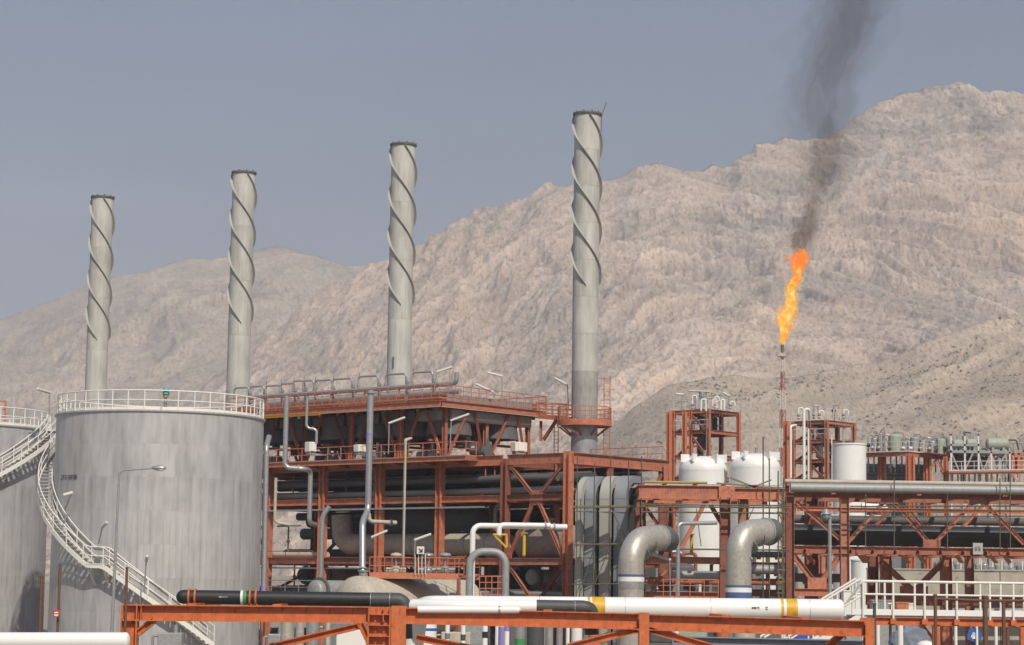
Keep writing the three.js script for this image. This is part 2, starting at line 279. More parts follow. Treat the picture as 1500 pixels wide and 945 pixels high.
{ // the main mountain, its ridge climbing to the right
  const ridge = table([[-1000, 900], [-300, 800], [100, 690], [250, 600], [400, 490], [500, 420], [560, 385], [610, 362], [650, 335], [690, 316], [730, 309], [760, 301], [800, 269], [840, 267], [900, 263], [930, 246], [965, 235], [1000, 245], [1058, 249], [1072, 244], [1086, 226], [1094, 223], [1112, 211], [1150, 205], [1190, 208], [1230, 191], [1280, 160], [1320, 145], [1370, 131], [1415, 123], [1460, 135], [1500, 142], [1700, 165], [2100, 210], [2600, 280]]);
  const zr = (u) => 2500 - 500 * u + 120 * Math.sin(u * 9), zf = (u) => 1280 - 250 * u;
  terrain(cols(-0.28, 0.28, 820), [...Array(440).keys()].map((j) => j < 400 ? j / 399 : 1 + (j - 399) / 40 * 0.8), (u, v) => {
    const x = 750 + u * FPX, zR = zr(u), z0 = zf(u), z = z0 + (zR - z0) * v, X = u * z;
    let rs = 0; for (let q = -5; q <= 5; q++) rs += ridge(x + q * 22) / 11; const top = W(x, lerp(rs, ridge(x), smooth(0.86, 1, v)), zR).y;
    let prof = v <= 1 ? 0.62 * v + 0.38 * v * v * v + 0.07 * Math.sin(v * Math.PI * 2.2) * (1 - v) : 1 - (v - 1) * 0.9;
    let y = top * prof;
    const damp = smooth(0, 0.12, v) * (v > 1 ? 1 : 1 - 0.95 * smooth(0.72, 1, v)), sc = clamp(top / 330, 0.15, 1.25) * damp;
    const wx = X + 90 * fbm(X / 420, z / 420, 3), wz = z + 90 * fbm(X / 380 + 40, z / 380, 3);
    const spur = ridged(wx / 520 + 3, wz / 1500, 4, 0.5) - 0.9, gully = ridged(wx / 150, wz / 480 + wx / 900, 3, 0.5) - 0.9, rough = fbm(wx / 60, (wz + y * 0.6) / 95, 6, 0.58);
    y += sc * (24 * spur + 7 * gully + 3.5 * rough);
    // bedding: dips to the left on the big slab, lies almost flat under the summit
    const flat = smooth(140, 560, X + (z - 1700) * 0.25 + 90 * noise(X / 240, z / 300)), bed = lerp(y * 0.95 - X * 1.05 + (z - 1500) * 0.12, y * 1.05 + X * 0.07, flat) + 30 * fbm(wx / 300, wz / 420, 3) + 2.5 * fbm(wx / 25, wz / 40, 3);
    const band = noise(bed / 26, 3.3 + wx / 900) * 0.55 + noise(bed / 9, 8.1 + wx / 500) * 0.45 + noise(bed / 4, 2.2 + wx / 200) * 0.25, big = noise(bed / 70, 5.7);
    const along = wx * 0.8 + y * 0.5, crag = fbm(bed / 15, along / 62, 6, 0.62), fine = fbm(X / 11, (z * 0.5 + y * 1.3) / lerp(9, 13, flat), 4, 0.62), edge = ridged(bed / 42 + 3, along / 60, 5, 0.55) - 0.9, bm = smooth(-0.25, 0.45, noise(along / 170 + 5, bed / 85) + 0.3 * noise(X / 60, z / 90)), zone = noise(bed / 75 + 4, along / 260) + 0.35 * noise(bed / 22, along / 90);
    const level = y + X * 0.06 + 8 * noise(wx / 130, wz / 200), strata = noise(level / 15, wx / 700 + 3) * 0.6 + noise(level / 6, wx / 300 + 9) * 0.4, up = smooth(0.5, 0.8, v);
    y += sc * (3.6 * band * bm * (1 - 0.6 * flat) + 7 * big * smooth(0.3, 0.9, v) * (1 - 0.65 * flat) + 4.2 * edge + 2.0 * crag + 0.55 * fine + 2.5 * up * strata) + (v > 0.55 && v <= 1 ? (2.2 * crag + 0.9 * fine + 1.4 * strata + 5 * edge) * smooth(0.55, 0.8, v) : 0);
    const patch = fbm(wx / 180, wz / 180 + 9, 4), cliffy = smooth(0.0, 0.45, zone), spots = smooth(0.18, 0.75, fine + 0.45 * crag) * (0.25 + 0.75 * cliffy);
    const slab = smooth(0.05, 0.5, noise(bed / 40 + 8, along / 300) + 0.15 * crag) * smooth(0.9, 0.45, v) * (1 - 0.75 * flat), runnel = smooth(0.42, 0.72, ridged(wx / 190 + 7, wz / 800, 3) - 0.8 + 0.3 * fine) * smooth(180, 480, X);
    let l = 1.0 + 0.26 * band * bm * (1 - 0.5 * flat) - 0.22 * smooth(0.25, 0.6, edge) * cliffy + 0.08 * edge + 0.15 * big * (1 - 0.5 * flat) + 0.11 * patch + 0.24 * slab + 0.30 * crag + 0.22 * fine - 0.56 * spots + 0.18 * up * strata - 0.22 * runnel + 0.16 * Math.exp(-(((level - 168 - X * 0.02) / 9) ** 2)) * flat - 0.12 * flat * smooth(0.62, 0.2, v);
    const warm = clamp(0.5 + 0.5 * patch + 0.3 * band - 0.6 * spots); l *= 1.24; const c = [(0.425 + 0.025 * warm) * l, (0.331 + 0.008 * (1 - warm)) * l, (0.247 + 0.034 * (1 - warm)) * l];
    return { x: X, y: y - 14 * (1 - smooth(0, 0.1, v)), z: -z, c };
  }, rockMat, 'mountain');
}
{ // the farther, hazier ridge on the left
  const ridge = table([[-1200, 640], [-600, 560], [-200, 500], [0, 465], [60, 441], [130, 413], [200, 399], [270, 379], [330, 375], [370, 366], [400, 358], [440, 366], [490, 380], [530, 386], [560, 384], [620, 390], [800, 420], [1200, 520], [2500, 700]]);
  terrain(cols(-0.28, 0.02, 430, 40), [...Array(230).keys()].map((j) => j < 200 ? j / 199 : 1 + (j - 199) / 30), (u, v) => {
    const x = 750 + u * FPX, zR = 3300 + 250 * u, z0 = 1750, z = lerp(z0, zR, v), X = u * z, top = W(x, ridge(x), zR).y;
    let y = top * (v <= 1 ? 0.72 * v + 0.28 * v * v : 1 - (v - 1) * 0.8);
    const wx = X + 110 * fbm(X / 420, z / 420, 3), wz = z + 110 * fbm(X / 380 + 40, z / 380, 3), sc = clamp(top / 330, 0.2, 1.2) * smooth(0, 0.12, v) * (v > 1 ? 1 : 1 - 0.86 * smooth(0.75, 1, v));
    const spur = ridged(wx / 620 + 3, wz / 1500, 4) - 0.9, gully = ridged(wx / 170, wz / 520, 3, 0.5) - 0.9, rough = fbm(wx / 70, wz / 70, 5, 0.55);
    y += sc * (28 * spur + 11 * gully + 5 * rough);
    const bed = y * 0.9 - X * 0.3 + 24 * fbm(wx / 260, wz / 260, 4), band = noise(bed / 22, 3.3), patch = fbm(wx / 200, wz / 200 + 9, 4);
    const crag = fbm(bed / 17, (wx + y * 0.5) / 70, 6, 0.62), fine = fbm(X / 16, (z * 0.5 + y * 1.3) / 11, 4, 0.6);
    y += sc * (4 * band + 2.6 * crag + 0.6 * fine) + (2.5 * rough + 1.5 * crag) * smooth(0.6, 0.9, v);
    const l = 1.2 * (1 + 0.11 * band + 0.12 * patch + 0.28 * crag + 0.16 * fine - 0.36 * smooth(0.15, 0.7, fine + 0.5 * crag));
    return { x: X, y: y - 14 * (1 - smooth(0, 0.1, v)), z: -z, c: [0.42 * l, 0.33 * l, 0.256 * l] };
  }, rockMat, 'mountain');
}
const hillY = { f: null };
{ // grey gravel fan with dark bushes at the mountain's foot, on the right
  const ridge = table([[-900, 880], [500, 830], [700, 760], [800, 715], [880, 655], [930, 612], [980, 583], [1040, 562], [1100, 552], [1200, 545], [1290, 530], [1380, 500], [1450, 470], [1520, 452], [1800, 430], [2500, 400]]);
  const f = (u, v) => {
    const x = 750 + u * FPX, zR = 1560 - 320 * u, z0 = 760, z = lerp(z0, zR, v), X = u * z, top = Math.max(2, W(x, ridge(x), zR).y);
    let y = top * (v <= 1 ? 0.25 * v + 0.75 * v * v * (1.4 - 0.4 * v) : 1 - (v - 1) * 1.4);
    const wx = X + 40 * fbm(X / 200, z / 200, 3), gully = ridged(wx / 120, (z + y) / 130, 4, 0.5) - 0.9, rough = fbm(wx / 30, (z * 0.6 + y) / 30, 6, 0.6), fine = fbm(X / 12, (z * 0.35 + y) / 6, 4, 0.6), sc = clamp(top / 90, 0.05, 1) * smooth(0, 0.3, v);
    y += sc * (4 * gully + 1.6 * rough + 8 * fbm(X / 170, z / 300, 3));
    const patch = fbm(wx / 120, z / 120 + 9, 4), right = smooth(150, 420, X), l = 1.16 + 0.2 * patch + 0.2 * rough + 0.10 * fine - 0.28 * smooth(0.2, 0.8, fine + 0.4 * rough) + 0.2 * right * smooth(-0.1, 0.4, patch + 0.4 * rough);
    const m = (0.55 + 0.45 * smooth(0.4, 0.9, v)) * smooth(0, 220, X); return { x: X, y: y - 8 * (1 - smooth(0, 0.15, v)), z: -z, c: [lerp(0.37, 0.425, m) * l, lerp(0.283, 0.328, m) * l, lerp(0.205, 0.24, m) * l] };
  };
  terrain(cols(-0.1, 0.28, 560, 40), [...Array(230).keys()].map((j) => j < 200 ? j / 199 : 1 + (j - 199) / 30), f, gravelMat, 'hills');
  hillY.f = f;
  const bush = mergeGeometries([0, 1, 2, 3].map((k) => { const g = new THREE.IcosahedronGeometry(0.6, 1), p = g.attributes.position; for (let i = 0; i < p.count; i++) { const a = 1 + 0.45 * noise(p.getX(i) * 3 + k * 9, p.getY(i) * 3 + p.getZ(i) * 2); p.setXYZ(i, p.getX(i) * a, p.getY(i) * a, p.getZ(i) * a); } return g.translate([0, 0.7, -0.6, 0.2][k], [0.3, 0.2, 0.15, 0.7][k], [0, 0.3, -0.2, 0.5][k]); }));
  bush.computeVertexNormals();
  const bm = new THREE.MeshStandardMaterial({ color: lin(0.15, 0.128, 0.09), roughness: 1 }); bm.name = 'dry bush';
  const n = 1900, im = new THREE.InstancedMesh(bush, bm, n), m4 = new THREE.Matrix4(); let k = 0;
  while (k < n) {
    const u = rr(0.03, 0.28), v = 1 - 0.75 * rnd() * rnd(); const p = f(u, v), dens = fbm(p.x / 60, p.z / 90, 3) + 0.15 + 0.3 * smooth(0.1, 0.24, u); if (rnd() > dens) continue;
    const s = 0.3 + 0.8 * Math.pow(rnd(), 3); m4.makeRotationY(rnd() * 6.28).scale(V3(s, s * rr(0.7, 1.1), s)).setPosition(p.x, p.y, p.z); im.setMatrixAt(k++, m4);
  }
  im.name = 'scrub'; im.userData = { kind: 'stuff', label: 'dark dry bushes dotted over the gravel slope below the mountain' }; im.castShadow = im.receiveShadow = true; scene.add(im);
}
{
  const g = new THREE.PlaneGeometry(4600, 4400, 2, 2).rotateX(-Math.PI / 2).translate(0, 0, -1900);
  metric(g);
  const gm = new THREE.MeshStandardMaterial({ color: lin(0.33, 0.285, 0.225), roughness: 1, map: rep(T.wear, 0.07), bumpMap: rep(T.bump, 0.3), bumpScale: 0.03 }); gm.name = 'dusty ground';
  structure('ground', g, gm);
}

// ------------------------------------------------------------------ storage tanks with spiral stairs
const dirAt = (th, c) => V3(-c.x, 0, -c.z).normalize().applyAxisAngle(UP, th); // th = 0 faces the viewer, positive turns to the viewer's right
function tank(label, c, R, H, courses, stairTurns, lettering) {
  const t = thing('storage_tank', label, 'storage tank', c);
  const on = (th, r, y) => dirAt(th, c).multiplyScalar(r).add(V3(c.x, y, c.z));
  const ch = H / courses;
  for (let k = 0; k < courses; k++) {               // plates of each course, lapped a few millimetres
    const r = R + (courses - k) * 0.006 + (k % 2) * 0.008, np = 9;
    for (let q = 0; q < np; q++) {
      const a0 = (q + (k % 2) * 0.5) / np * Math.PI * 2, g = new THREE.CylinderGeometry(r, r, ch - 0.004, 14, 1, true, a0, Math.PI * 2 / np - 0.0004);
      const uv = g.attributes.uv, off = (k * 7 % 5) * 0.012, tone = ((k * 5) % 3) / 3; for (let i = 0; i < uv.count; i++) uv.setXY(i, (a0 + uv.getX(i) * Math.PI * 2 / np) * R + off, uv.getY(i) * ch + k * ch + off * 3);
      part(t, 'shell_plate', g.translate(c.x, ch * (k + 0.5), c.z), tankMats[Math.floor(tone * tankMats.length)], { keepUV: true });
    }
  }
  part(t, 'shell_core', new THREE.CylinderGeometry(R - 0.02, R - 0.02, H - 0.02, 72, 1, false).translate(c.x, H / 2, c.z), M.pipeDull);
  part(t, 'roof', new THREE.ConeGeometry(R + 0.02, 0.5, 72, 1).translate(c.x, H + 0.252, c.z), M.tank);
  part(t, 'curb_angle', new THREE.CylinderGeometry(R + 0.11, R + 0.11, 0.1, 96, 1, false).translate(c.x, H - 0.03, c.z), M.galv);
  const ring = []; for (let i = 0; i <= 40; i++) ring.push(on(i / 40 * Math.PI * 2, R - 0.02, H + 0.03));
  railing(t, ring, { h: 1.12, gap: 5, mids: 1, toe: 0.16, r: 0.042 });
  for (const run of stairTurns) stair(t, on, R, run);
  if (lettering) {
    const cv = document.createElement('canvas'); cv.width = 256; cv.height = 64; const x = cv.getContext('2d');
    x.clearRect(0, 0, 256, 64); x.fillStyle = '#26262c'; x.font = 'bold 50px sans-serif'; x.textAlign = 'center'; x.textBaseline = 'middle'; x.fillText('27-T-101B', 128, 34, 246);
    const tx = new THREE.CanvasTexture(cv); tx.colorSpace = THREE.SRGBColorSpace; const mt = new THREE.MeshStandardMaterial({ map: tx, transparent: true, roughness: 0.6 }); mt.name = 'stencilled lettering';
    const v = dirAt(lettering.th, c), span = lettering.w / R, g = new THREE.CylinderGeometry(R + 0.062, R + 0.062, lettering.h, 12, 1, true, Math.atan2(v.x, v.z) - span / 2, span).translate(c.x, lettering.y, c.z);
    part(t, 'lettering', g, mt, { keepUV: true });
  }
  return { t, on };
}
const tankMats = [0.54, 0.505, 0.525].map((k, i) => paint('zinc plate ' + ['one', 'two', 'three'][i], [k * 1.02, k * 0.99, k * 0.965], 0.44, { metal: 0.22, map: T.plate, sx: 0.085, sy: 0.07 }));
function stair(t, on, R, { a0, a1, y0, y1, landing, top, foot }) { // from angle a0, height y0 down to a1, y1
  const s = new THREE.Group(); s.name = 'staircase'; t.add(s); homes.set(s, homes.get(t));
  const ri = R + 0.14, ro = R + 0.92, seg = []; const n = 64;
  const yAt = (k) => { // k 0..1 along the stair, flat at the landing
    if (!landing) return lerp(y0, y1, k); const [l0, l1] = landing, w = l1 - l0; const q = k < l0 ? k : k < l1 ? l0 : k - w; return lerp(y0, y1, q / (1 - w)); };
  const at = (k, r, dy) => on(lerp(a0, a1, k), r, yAt(k) + dy);
  for (const r of [ri, ro]) { const gs = []; for (let i = 0; i < n; i++) gs.push(bar(at(i / n, r, 0), at((i + 1) / n, r, 0), 0.05, 0.26)); part(s, 'stringer', gs, M.cream); }
  const steps = Math.max(6, Math.round(Math.abs(y1 - y0) / 0.21)), tread = new THREE.BoxGeometry(ro - ri - 0.06, 0.05, 0.26);
  for (let i = 0; i <= steps; i++) { const k = i / steps; if (landing && k > landing[0] && k < landing[1]) continue; const p = at(k, (ri + ro) / 2, 0.02), d = dirAt(lerp(a0, a1, k), homes.get(t)); shared(s, 'tread', tread, M.galv, p, Math.atan2(-d.z, d.x)); }
  if (landing) { const gs = []; for (let i = 0; i < 6; i++) { const k = lerp(landing[0], landing[1], (i + 0.5) / 6), d = dirAt(lerp(a0, a1, k), homes.get(t)), p = at(k, (ri + ro) / 2, 0.1); gs.push(box(p, ro - ri + 0.1, 0.05, 0.3, Math.atan2(-d.z, d.x))); } part(s, 'landing', gs, M.cream); const e = at(landing[1], ro, 0), w = on(lerp(a0, a1, landing[1]), R, yAt(landing[1]) - 1.1); part(s, 'bracket', [bar(e, w, 0.08, 0.08), bar(at(landing[0], ro, 0), on(lerp(a0, a1, landing[0]), R, yAt(landing[0]) - 1.1), 0.08, 0.08)], M.cream); }
  for (const r of [ro + 0.02, ri]) {
    const hp = [], mp = [], up = []; for (let i = 0; i <= n; i++) { hp.push(at(i / n, r, 1.08)); mp.push(at(i / n, r, 0.58)); }
    part(s, 'handrail', sweep(hp, () => 0.035, 6), M.cream); part(s, 'mid_rail', sweep(mp, () => 0.028, 6), M.cream);
    const np = Math.round(Math.abs(a1 - a0) * R / 1.15), g = new THREE.CylinderGeometry(0.032, 0.032, 1.1, 6).translate(0, 0.54, 0);
    for (let i = 0; i <= np; i++) shared(s, 'rail_post', g, M.cream, at(i / np, r, 0));
  }
  for (let i = 1; i < 9; i++) { const k = i / 9, p = at(k, ro, -0.1); part(s, 'bracket', bar(p, on(lerp(a0, a1, k), R, p.y - 0.75), 0.06, 0.06), M.cream); }
  if (top) { const gs = [], d0 = lerp(a0, a0 + top, 0); const pts = []; for (let i = 0; i <= 6; i++) { const a = lerp(a0, a0 + top, i / 6), d = dirAt(a, homes.get(t)), p = on(a, R + 0.55, y0 + 0.06); gs.push(box(p, 1.1, 0.06, 0.36, Math.atan2(-d.z, d.x))); pts.push(on(a, R + 1.08, y0 + 0.08)); } part(s, 'top_landing', gs, M.cream); railing(t, pts, { h: 1.1, gap: 1.1, r: 0.032, toe: 0.1 }); }
}
const c1 = V3(-21.22, 0, -132.3), H1 = W(236, 601, 126.2).y, yp = (x, y, d) => W(x, y, d).y;
const tk = tank('large zinc grey tank with spiral stair and white rail round its roof', c1, 6.2, H1, 8, [
  { a0: -2.3, a1: 0.50, y0: H1 - 0.9, y1: yp(310, 946, 125.5), landing: [0.615, 0.665], top: -0.3 }], { th: -1.0, y: yp(102, 700, 129), w: 2.0, h: 0.5 });
const c0 = V3(-37.0, 0, -145.4), H0 = W(-10, 620, 139.5).y;
tank('grey storage tank cut off by the picture edge, partly hidden behind the other tank', c0, 6.2, H0, 8, [{ a0: 1.22, a1: -0.35, y0: H0 - 0.12, y1: H0 - 6.3, top: 0.28 }]);
{ // small things on and around the tanks
  const p = tk.on(0.04, 5.9, H1);
  const v = thing('roof_vent', 'teal and yellow vent head on the roof edge of the large tank', 'vent', p);
  part(v, 'neck', cyl(p, p.clone().add(V3(0, 0.9, 0)), 0.09), M.pipe); part(v, 'hood', [cyl(p.clone().add(V3(0, 0.95, 0)), p.clone().add(V3(0, 1.2, 0)), 0.24, 14, 0.2), ball(p.clone().add(V3(0, 1.2, 0)), 0.2)], M.teal); part(v, 'collar', cyl(p.clone().add(V3(0, 0.78, 0)), p.clone().add(V3(0, 0.95, 0)), 0.17), M.yellowDirty);
}
function floodlight(label, foot, head, tip, r = 0.045, mat = M.pipe) { // tubular lamp on a bent arm
  const o = thing('floodlight', label, 'floodlight', foot, 'tube floodlights on bent arms');
  part(o, 'arm', pipe([foot, head], r, 0.3, 8), mat);
  const d = tip.clone().sub(head).normalize(); part(o, 'lamp_tube', [cyl(head, tip, r * 2.1, 10), ball(tip, r * 2.1, 10), ball(head, r * 2.1, 10)], M.lampGrey);
  part(o, 'bracket', bar(head.clone().addScaledVector(d, 0.1).add(V3(0, -0.06, 0)), head.clone().addScaledVector(d, 0.45).add(V3(0, -0.06, 0)), 0.07, 0.06), M.pipeDull);
}
floodlight('tube lamp on a short arm beside the stencilled number on the tank', W(95, 746, 127.8), W(105, 722, 126.6), W(94, 725, 126.2));
floodlight('tube lamp on a slanted arm just above the stair landing', W(144, 797, 125.4), W(150, 772, 124.8), W(156, 766, 124.4));
floodlight('tube lamp on a thin arm above the lower stair flight', W(211, 868, 124.2), W(214, 822, 124.0), W(215.5, 815.5, 123.6));
floodlight('tube lamp standing behind the rail of the cut off tank', W(72, 606, 141), W(72.5, 575, 141), W(55, 570, 140));
{ // tall street lamp in front of the tank
  const a = W(169, 946, 110), b = W(174.5, 693, 110); a.x = b.x - 0.12; a.y = 0; const tip = W(224, 686, 110);
  const o = thing('street_lamp', 'tall slender street lamp with long arm standing before the large tank', 'street lamp', a);
  part(o, 'pole', cyl(a, b, 0.10, 12, 0.055), M.pipe); part(o, 'arm', pipe([b.clone().add(V3(0, -0.3, 0)), b.clone().add(V3(0.05, 0.12, 0)), tip], 0.04, 0.3, 8), M.pipe);
  const h = new THREE.SphereGeometry(1, 16, 10).scale(0.38, 0.13, 0.16).translate(tip.x + 0.3, tip.y + 0.02, tip.z); part(o, 'lamp_head', h, M.pipe); part(o, 'lens', new THREE.SphereGeometry(1, 12, 8).scale(0.24, 0.09, 0.12).translate(tip.x + 0.36, tip.y - 0.06, tip.z), M.cream);
}
function pole(label, x, y0, y1, d, r, mat = M.brown) { const t = W(x, y0, d), b = W(x, y1, d); b.x = t.x; b.z = t.z; const o = thing('post', label, 'post', b); part(o, 'tube', cyl(b, t, r, 8), mat); part(o, 'cap', cyl(t, t.clone().add(V3(0, r, 0)), r * 1.25, 8), mat); return o; }
pole('thin rusty post passing in front of the orange beam end', 186, 833, 960, 48, 0.032);
pole('rusty post rising from behind the white pipe at the lower left corner', 61, 846, 1000, 46, 0.03);
{ const b = W(88, 960, 118), t = W(88, 826, 118); b.x = t.x; const o = thing('sign_post', 'rusty post with a small round red rimmed sign before the tank', 'sign', b); part(o, 'tube', cyl(b, t, 0.075, 8), M.brown);
  const s = W(82.5, 899, 117.6); part(o, 'sign_face', new THREE.CylinderGeometry(0.19, 0.19, 0.03, 20).rotateX(Math.PI / 2).translate(s.x, s.y, s.z), M.cream); part(o, 'sign_rim', new THREE.TorusGeometry(0.17, 0.035, 8, 24).translate(s.x, s.y, s.z + 0.03), M.signRed); part(o, 'sign_bar', box(s.clone().add(V3(0, 0, 0.025)), 0.26, 0.05, 0.02), M.signRed); part(o, 'bracket', box(V3((s.x + t.x) / 2, s.y, s.z - 0.1), Math.abs(t.x - s.x) + 0.1, 0.05, 0.05), M.brown); }

// ------------------------------------------------------------------ four exhaust stacks
function stack(label, x, yTop, d, wpx, { strakePx = 262, twist = 0, low = false, rod = false, stain = false } = {}) {
  const top = W(x, yTop, d), r = wpx / FPX * d / 2, b = V3(top.x, 0, top.z), H = top.y, o = thing('exhaust_stack', label, 'chimney', b, undefined), len = strakePx / FPX * d;
  const cylUV = (ra, y0, y1) => { const g = new THREE.CylinderGeometry(ra, ra, y1 - y0, 48, 1, true).translate(b.x, (y0 + y1) / 2, b.z), uv = g.attributes.uv; for (let i = 0; i < uv.count; i++) uv.setXY(i, uv.getX(i) * Math.PI * 2 * ra, lerp(y0, y1, uv.getY(i)) + d); return g; };
  const yD = low ? W(x, 545, d).y : 8, yL = low ? W(x, 612, d).y : 0, secs = [];
  let y = yD; const sh = (H - yD) / 7;
  for (let k = 0; k < 7; k++) part(o, 'shaft_section', cylUV(r + (k % 2) * 0.004, yD + k * sh, yD + (k + 1) * sh - 0.015), k % 3 === 1 ? M.stack : stackMats[k % 3], { keepUV: true });
  part(o, 'shaft_core', cyl(V3(b.x, 0.1, b.z), V3(b.x, H - 0.05, b.z), r - 0.03, 32), M.stackDirty);
  part(o, 'lower_shaft', cylUV(r + 0.006, yL, yD), M.stackDirty, { keepUV: true });
  if (low) part(o, 'base_shaft', cylUV(r + 0.03, 0, yL), M.stackLow, { keepUV: true });
  part(o, 'rim', [new THREE.CylinderGeometry(r + 0.13, r + 0.13, 0.16, 48).translate(b.x, H, b.z)], M.stackRim);
  for (let k = 0; k < 10; k++) { const a = k / 10 * Math.PI * 2; part(o, 'lug', box(V3(b.x + Math.cos(a) * (r + 0.05), H + 0.14, b.z + Math.sin(a) * (r + 0.05)), 0.12, 0.12, 0.12), M.stackRim); }
  const pitch = 10.2 * r, fin = r * 0.21, th = 0.014;
  for (let s = 0; s < 3; s++) {
    const n = 110, pos = [], idx = [];
    for (let i = 0; i <= n; i++) { const yy = H - 0.1 - len * i / n, a = (s / 3) * Math.PI * 2 + twist + (len * i / n) / pitch * Math.PI * 2, dv = V3(-b.x, 0, -b.z).normalize().applyAxisAngle(UP, a), e = i > n - 3 ? 0.6 : 1;
      for (const [ra, dy] of [[r - 0.02, th], [r + fin * e, th], [r + fin * e, -th], [r - 0.02, -th]]) pos.push(b.x + dv.x * ra, yy + dy, b.z + dv.z * ra); }
    for (let i = 0; i < n; i++) for (let q = 0; q < 4; q++) { const A = i * 4 + q, B = i * 4 + (q + 1) % 4, C = A + 4, D = B + 4; idx.push(A, C, B, B, C, D); }
    let g = new THREE.BufferGeometry(); g.setAttribute('position', new THREE.Float32BufferAttribute(pos, 3)); g.setIndex(idx); g = g.toNonIndexed(); g.computeVertexNormals(); g = indexed(g);
    part(o, 'strake', g, M.strake);
  }
  if (stain) { const sp = W(577, 526, d), q = W(577, 540, d); part(o, 'test_port', [cyl(V3(sp.x, sp.y, sp.z + r + 0.02), V3(sp.x, sp.y, sp.z + r - 0.4), 0.1, 10), bar(V3(sp.x, sp.y, sp.z + r + 0.02), V3(q.x, q.y, sp.z + r + 0.02), 0.12, 0.06, V3(0, 0, 1))], M.stackRim); }
  if (rod) { const f = V3(b.x + r + 0.1, H - 1.4, b.z), e = W(888.5, 150, d); part(o, 'lightning_rod', pipe([f, f.clone().add(V3(0.02, 1.4, 0)), e], 0.03, 0.3, 6), M.stackRim); }
  part(o, 'base_ring', [cyl(b, V3(b.x, 0.25, b.z), r * 1.5, 32), cyl(V3(b.x, 0.25, b.z), V3(b.x, 1.6, b.z), r * 1.35, 32, r)], M.pipeDull);
  return { o, b, r, H };
}
const stackMats = [paint('grey stack paint pale', [0.55, 0.53, 0.485], 0.6, { map: T.streak, sx: 0.22, sy: 0.07 }), M.stack, paint('grey stack paint dull', [0.505, 0.485, 0.44], 0.6, { map: T.streak, sx: 0.18, sy: 0.09 })];
const st4 = stack('tallest looking grey spiral finned stack, with lightning rod and red platform ring', 860.5, 168, 180, 38.5, { low: true, rod: true, twist: 0.15, strakePx: 258 });
stack('grey stack with spiral fins rising behind the middle of the pipe loops', 591, 213, 193.3, 35.5, { twist: 0.1, strakePx: 240, stain: true });
stack('grey stack with spiral fins rising behind the right edge of the large tank', 357.5, 254, 207.3, 33.5, { twist: 0.25, strakePx: 225 });
stack('lowest looking grey stack with spiral fins, rising behind the roof rail of the large tank', 150.5, 290, 221.7, 31.5, { twist: 0.05, strakePx: 212 });

// ------------------------------------------------------------------ foreground: orange gantry and the pipes lying on it
{
  const d = 52, pt = (x, y, dd = d) => W(x, y, dd), o = thing('pipe_support_gantry', 'bright orange steel gantry spanning the foreground under the white and black pipes', 'gantry', V3(pt(740, 900).x, 0, -d));
  const seg = [[178, 886, 541, 889], [595, 890.5, 936, 899], [950, 900, 1266, 909.5]];
  for (const [x0, y0, x1, y1] of seg) part(o, 'beam', ibeam(pt(x0, y0 + 11.5), pt(x1, y1 + 11.5), 0.38, 0.34, UP, 0.025), M.orange);
  const col = (x0, x1, y, name = 'column') => { const a = pt((x0 + x1) / 2, y), b = a.clone(); b.y = 0; part(o, name, ibeam(b, a, (x1 - x0) / FPX * d, 0.36, V3(1, 0, 0), 0.03), M.orange); };
  // columns seen from the web side and from the flange side
  const flat = (x0, x1, y) => { const a = pt((x0 + x1) / 2, y), b = a.clone(); b.y = 0; part(o, 'column', ibeam(b, a, 0.36, (x1 - x0) / FPX * d, V3(0, 0, 1), 0.03), M.orange); };
  flat(574, 595.5, 887.5); col(540, 573, 889); flat(936, 950.5, 897.5); flat(1266, 1279, 905);
  for (let k = 0; k < 4; k++) { const a = pt(556.5, 900 + k * 16, d - 0.02); part(o, 'stiffener', box(a, 0.5, 0.025, 0.34), M.orange); part(o, 'bolt', [cyl(a.clone().add(V3(0.1, 0.1, 0.17)), a.clone().add(V3(0.1, 0.1, 0.22)), 0.022, 6), cyl(a.clone().add(V3(-0.1, 0.1, 0.17)), a.clone().add(V3(-0.1, 0.1, 0.22)), 0.022, 6)], M.orange); }
  col(179, 203, 886); for (const x of [181, 208]) part(o, 'stiffener', box(pt(x, 897.5), 0.025, 0.34, 0.33), M.orange); part(o, 'stiffener', box(pt(192, 907.5), 0.42, 0.025, 0.33), M.orange);
  part(o, 'brace', ibeam(pt(201, 928), pt(226, 908), 0.16, 0.2), M.orange);
  for (const [x0, y0, x1, y1, dz] of [[395, 948, 527, 917, 1.2], [832, 948, 934, 922, 0], [951, 922, 1045, 949, 0], [610, 934, 700, 952, 1.2], [1208, 952, 1236, 926, 0.4], [528, 912, 545, 948, 1.2]]) part(o, 'brace', ibeam(pt(x0, y0, d + dz), pt(x1, y1, d + dz), 0.17, 0.2), M.orange);
  for (const x of [541, 562]) part(o, 'gusset', box(pt(x, 900, d - 0.05), 0.025, 0.36, 0.3), M.orange);
  for (const x of [300, 420, 700, 800, 1050, 1160]) { const y = x < 541 ? lerp(886, 889, (x - 178) / 363) : x < 936 ? lerp(890.5, 899, (x - 595) / 341) : lerp(900, 909.5, (x - 950) / 316); part(o, 'sleeper', box(pt(x, y - 0.2, d + 2.2), 0.2, 0.12, 4.6), M.orange); }
  // lower grey beam behind
  const g = thing('grey_beam', 'blue grey steel beam crossing the very bottom of the picture', 'beam', pt(1130, 941, 60)); part(g, 'flange', [ibeam(pt(985, 940, 60), pt(1265, 946, 60), 0.3, 0.3)], M.blueGrey); part(g, 'end_plate', box(pt(985, 942, 60), 0.03, 0.4, 0.4), M.blueGrey);
}
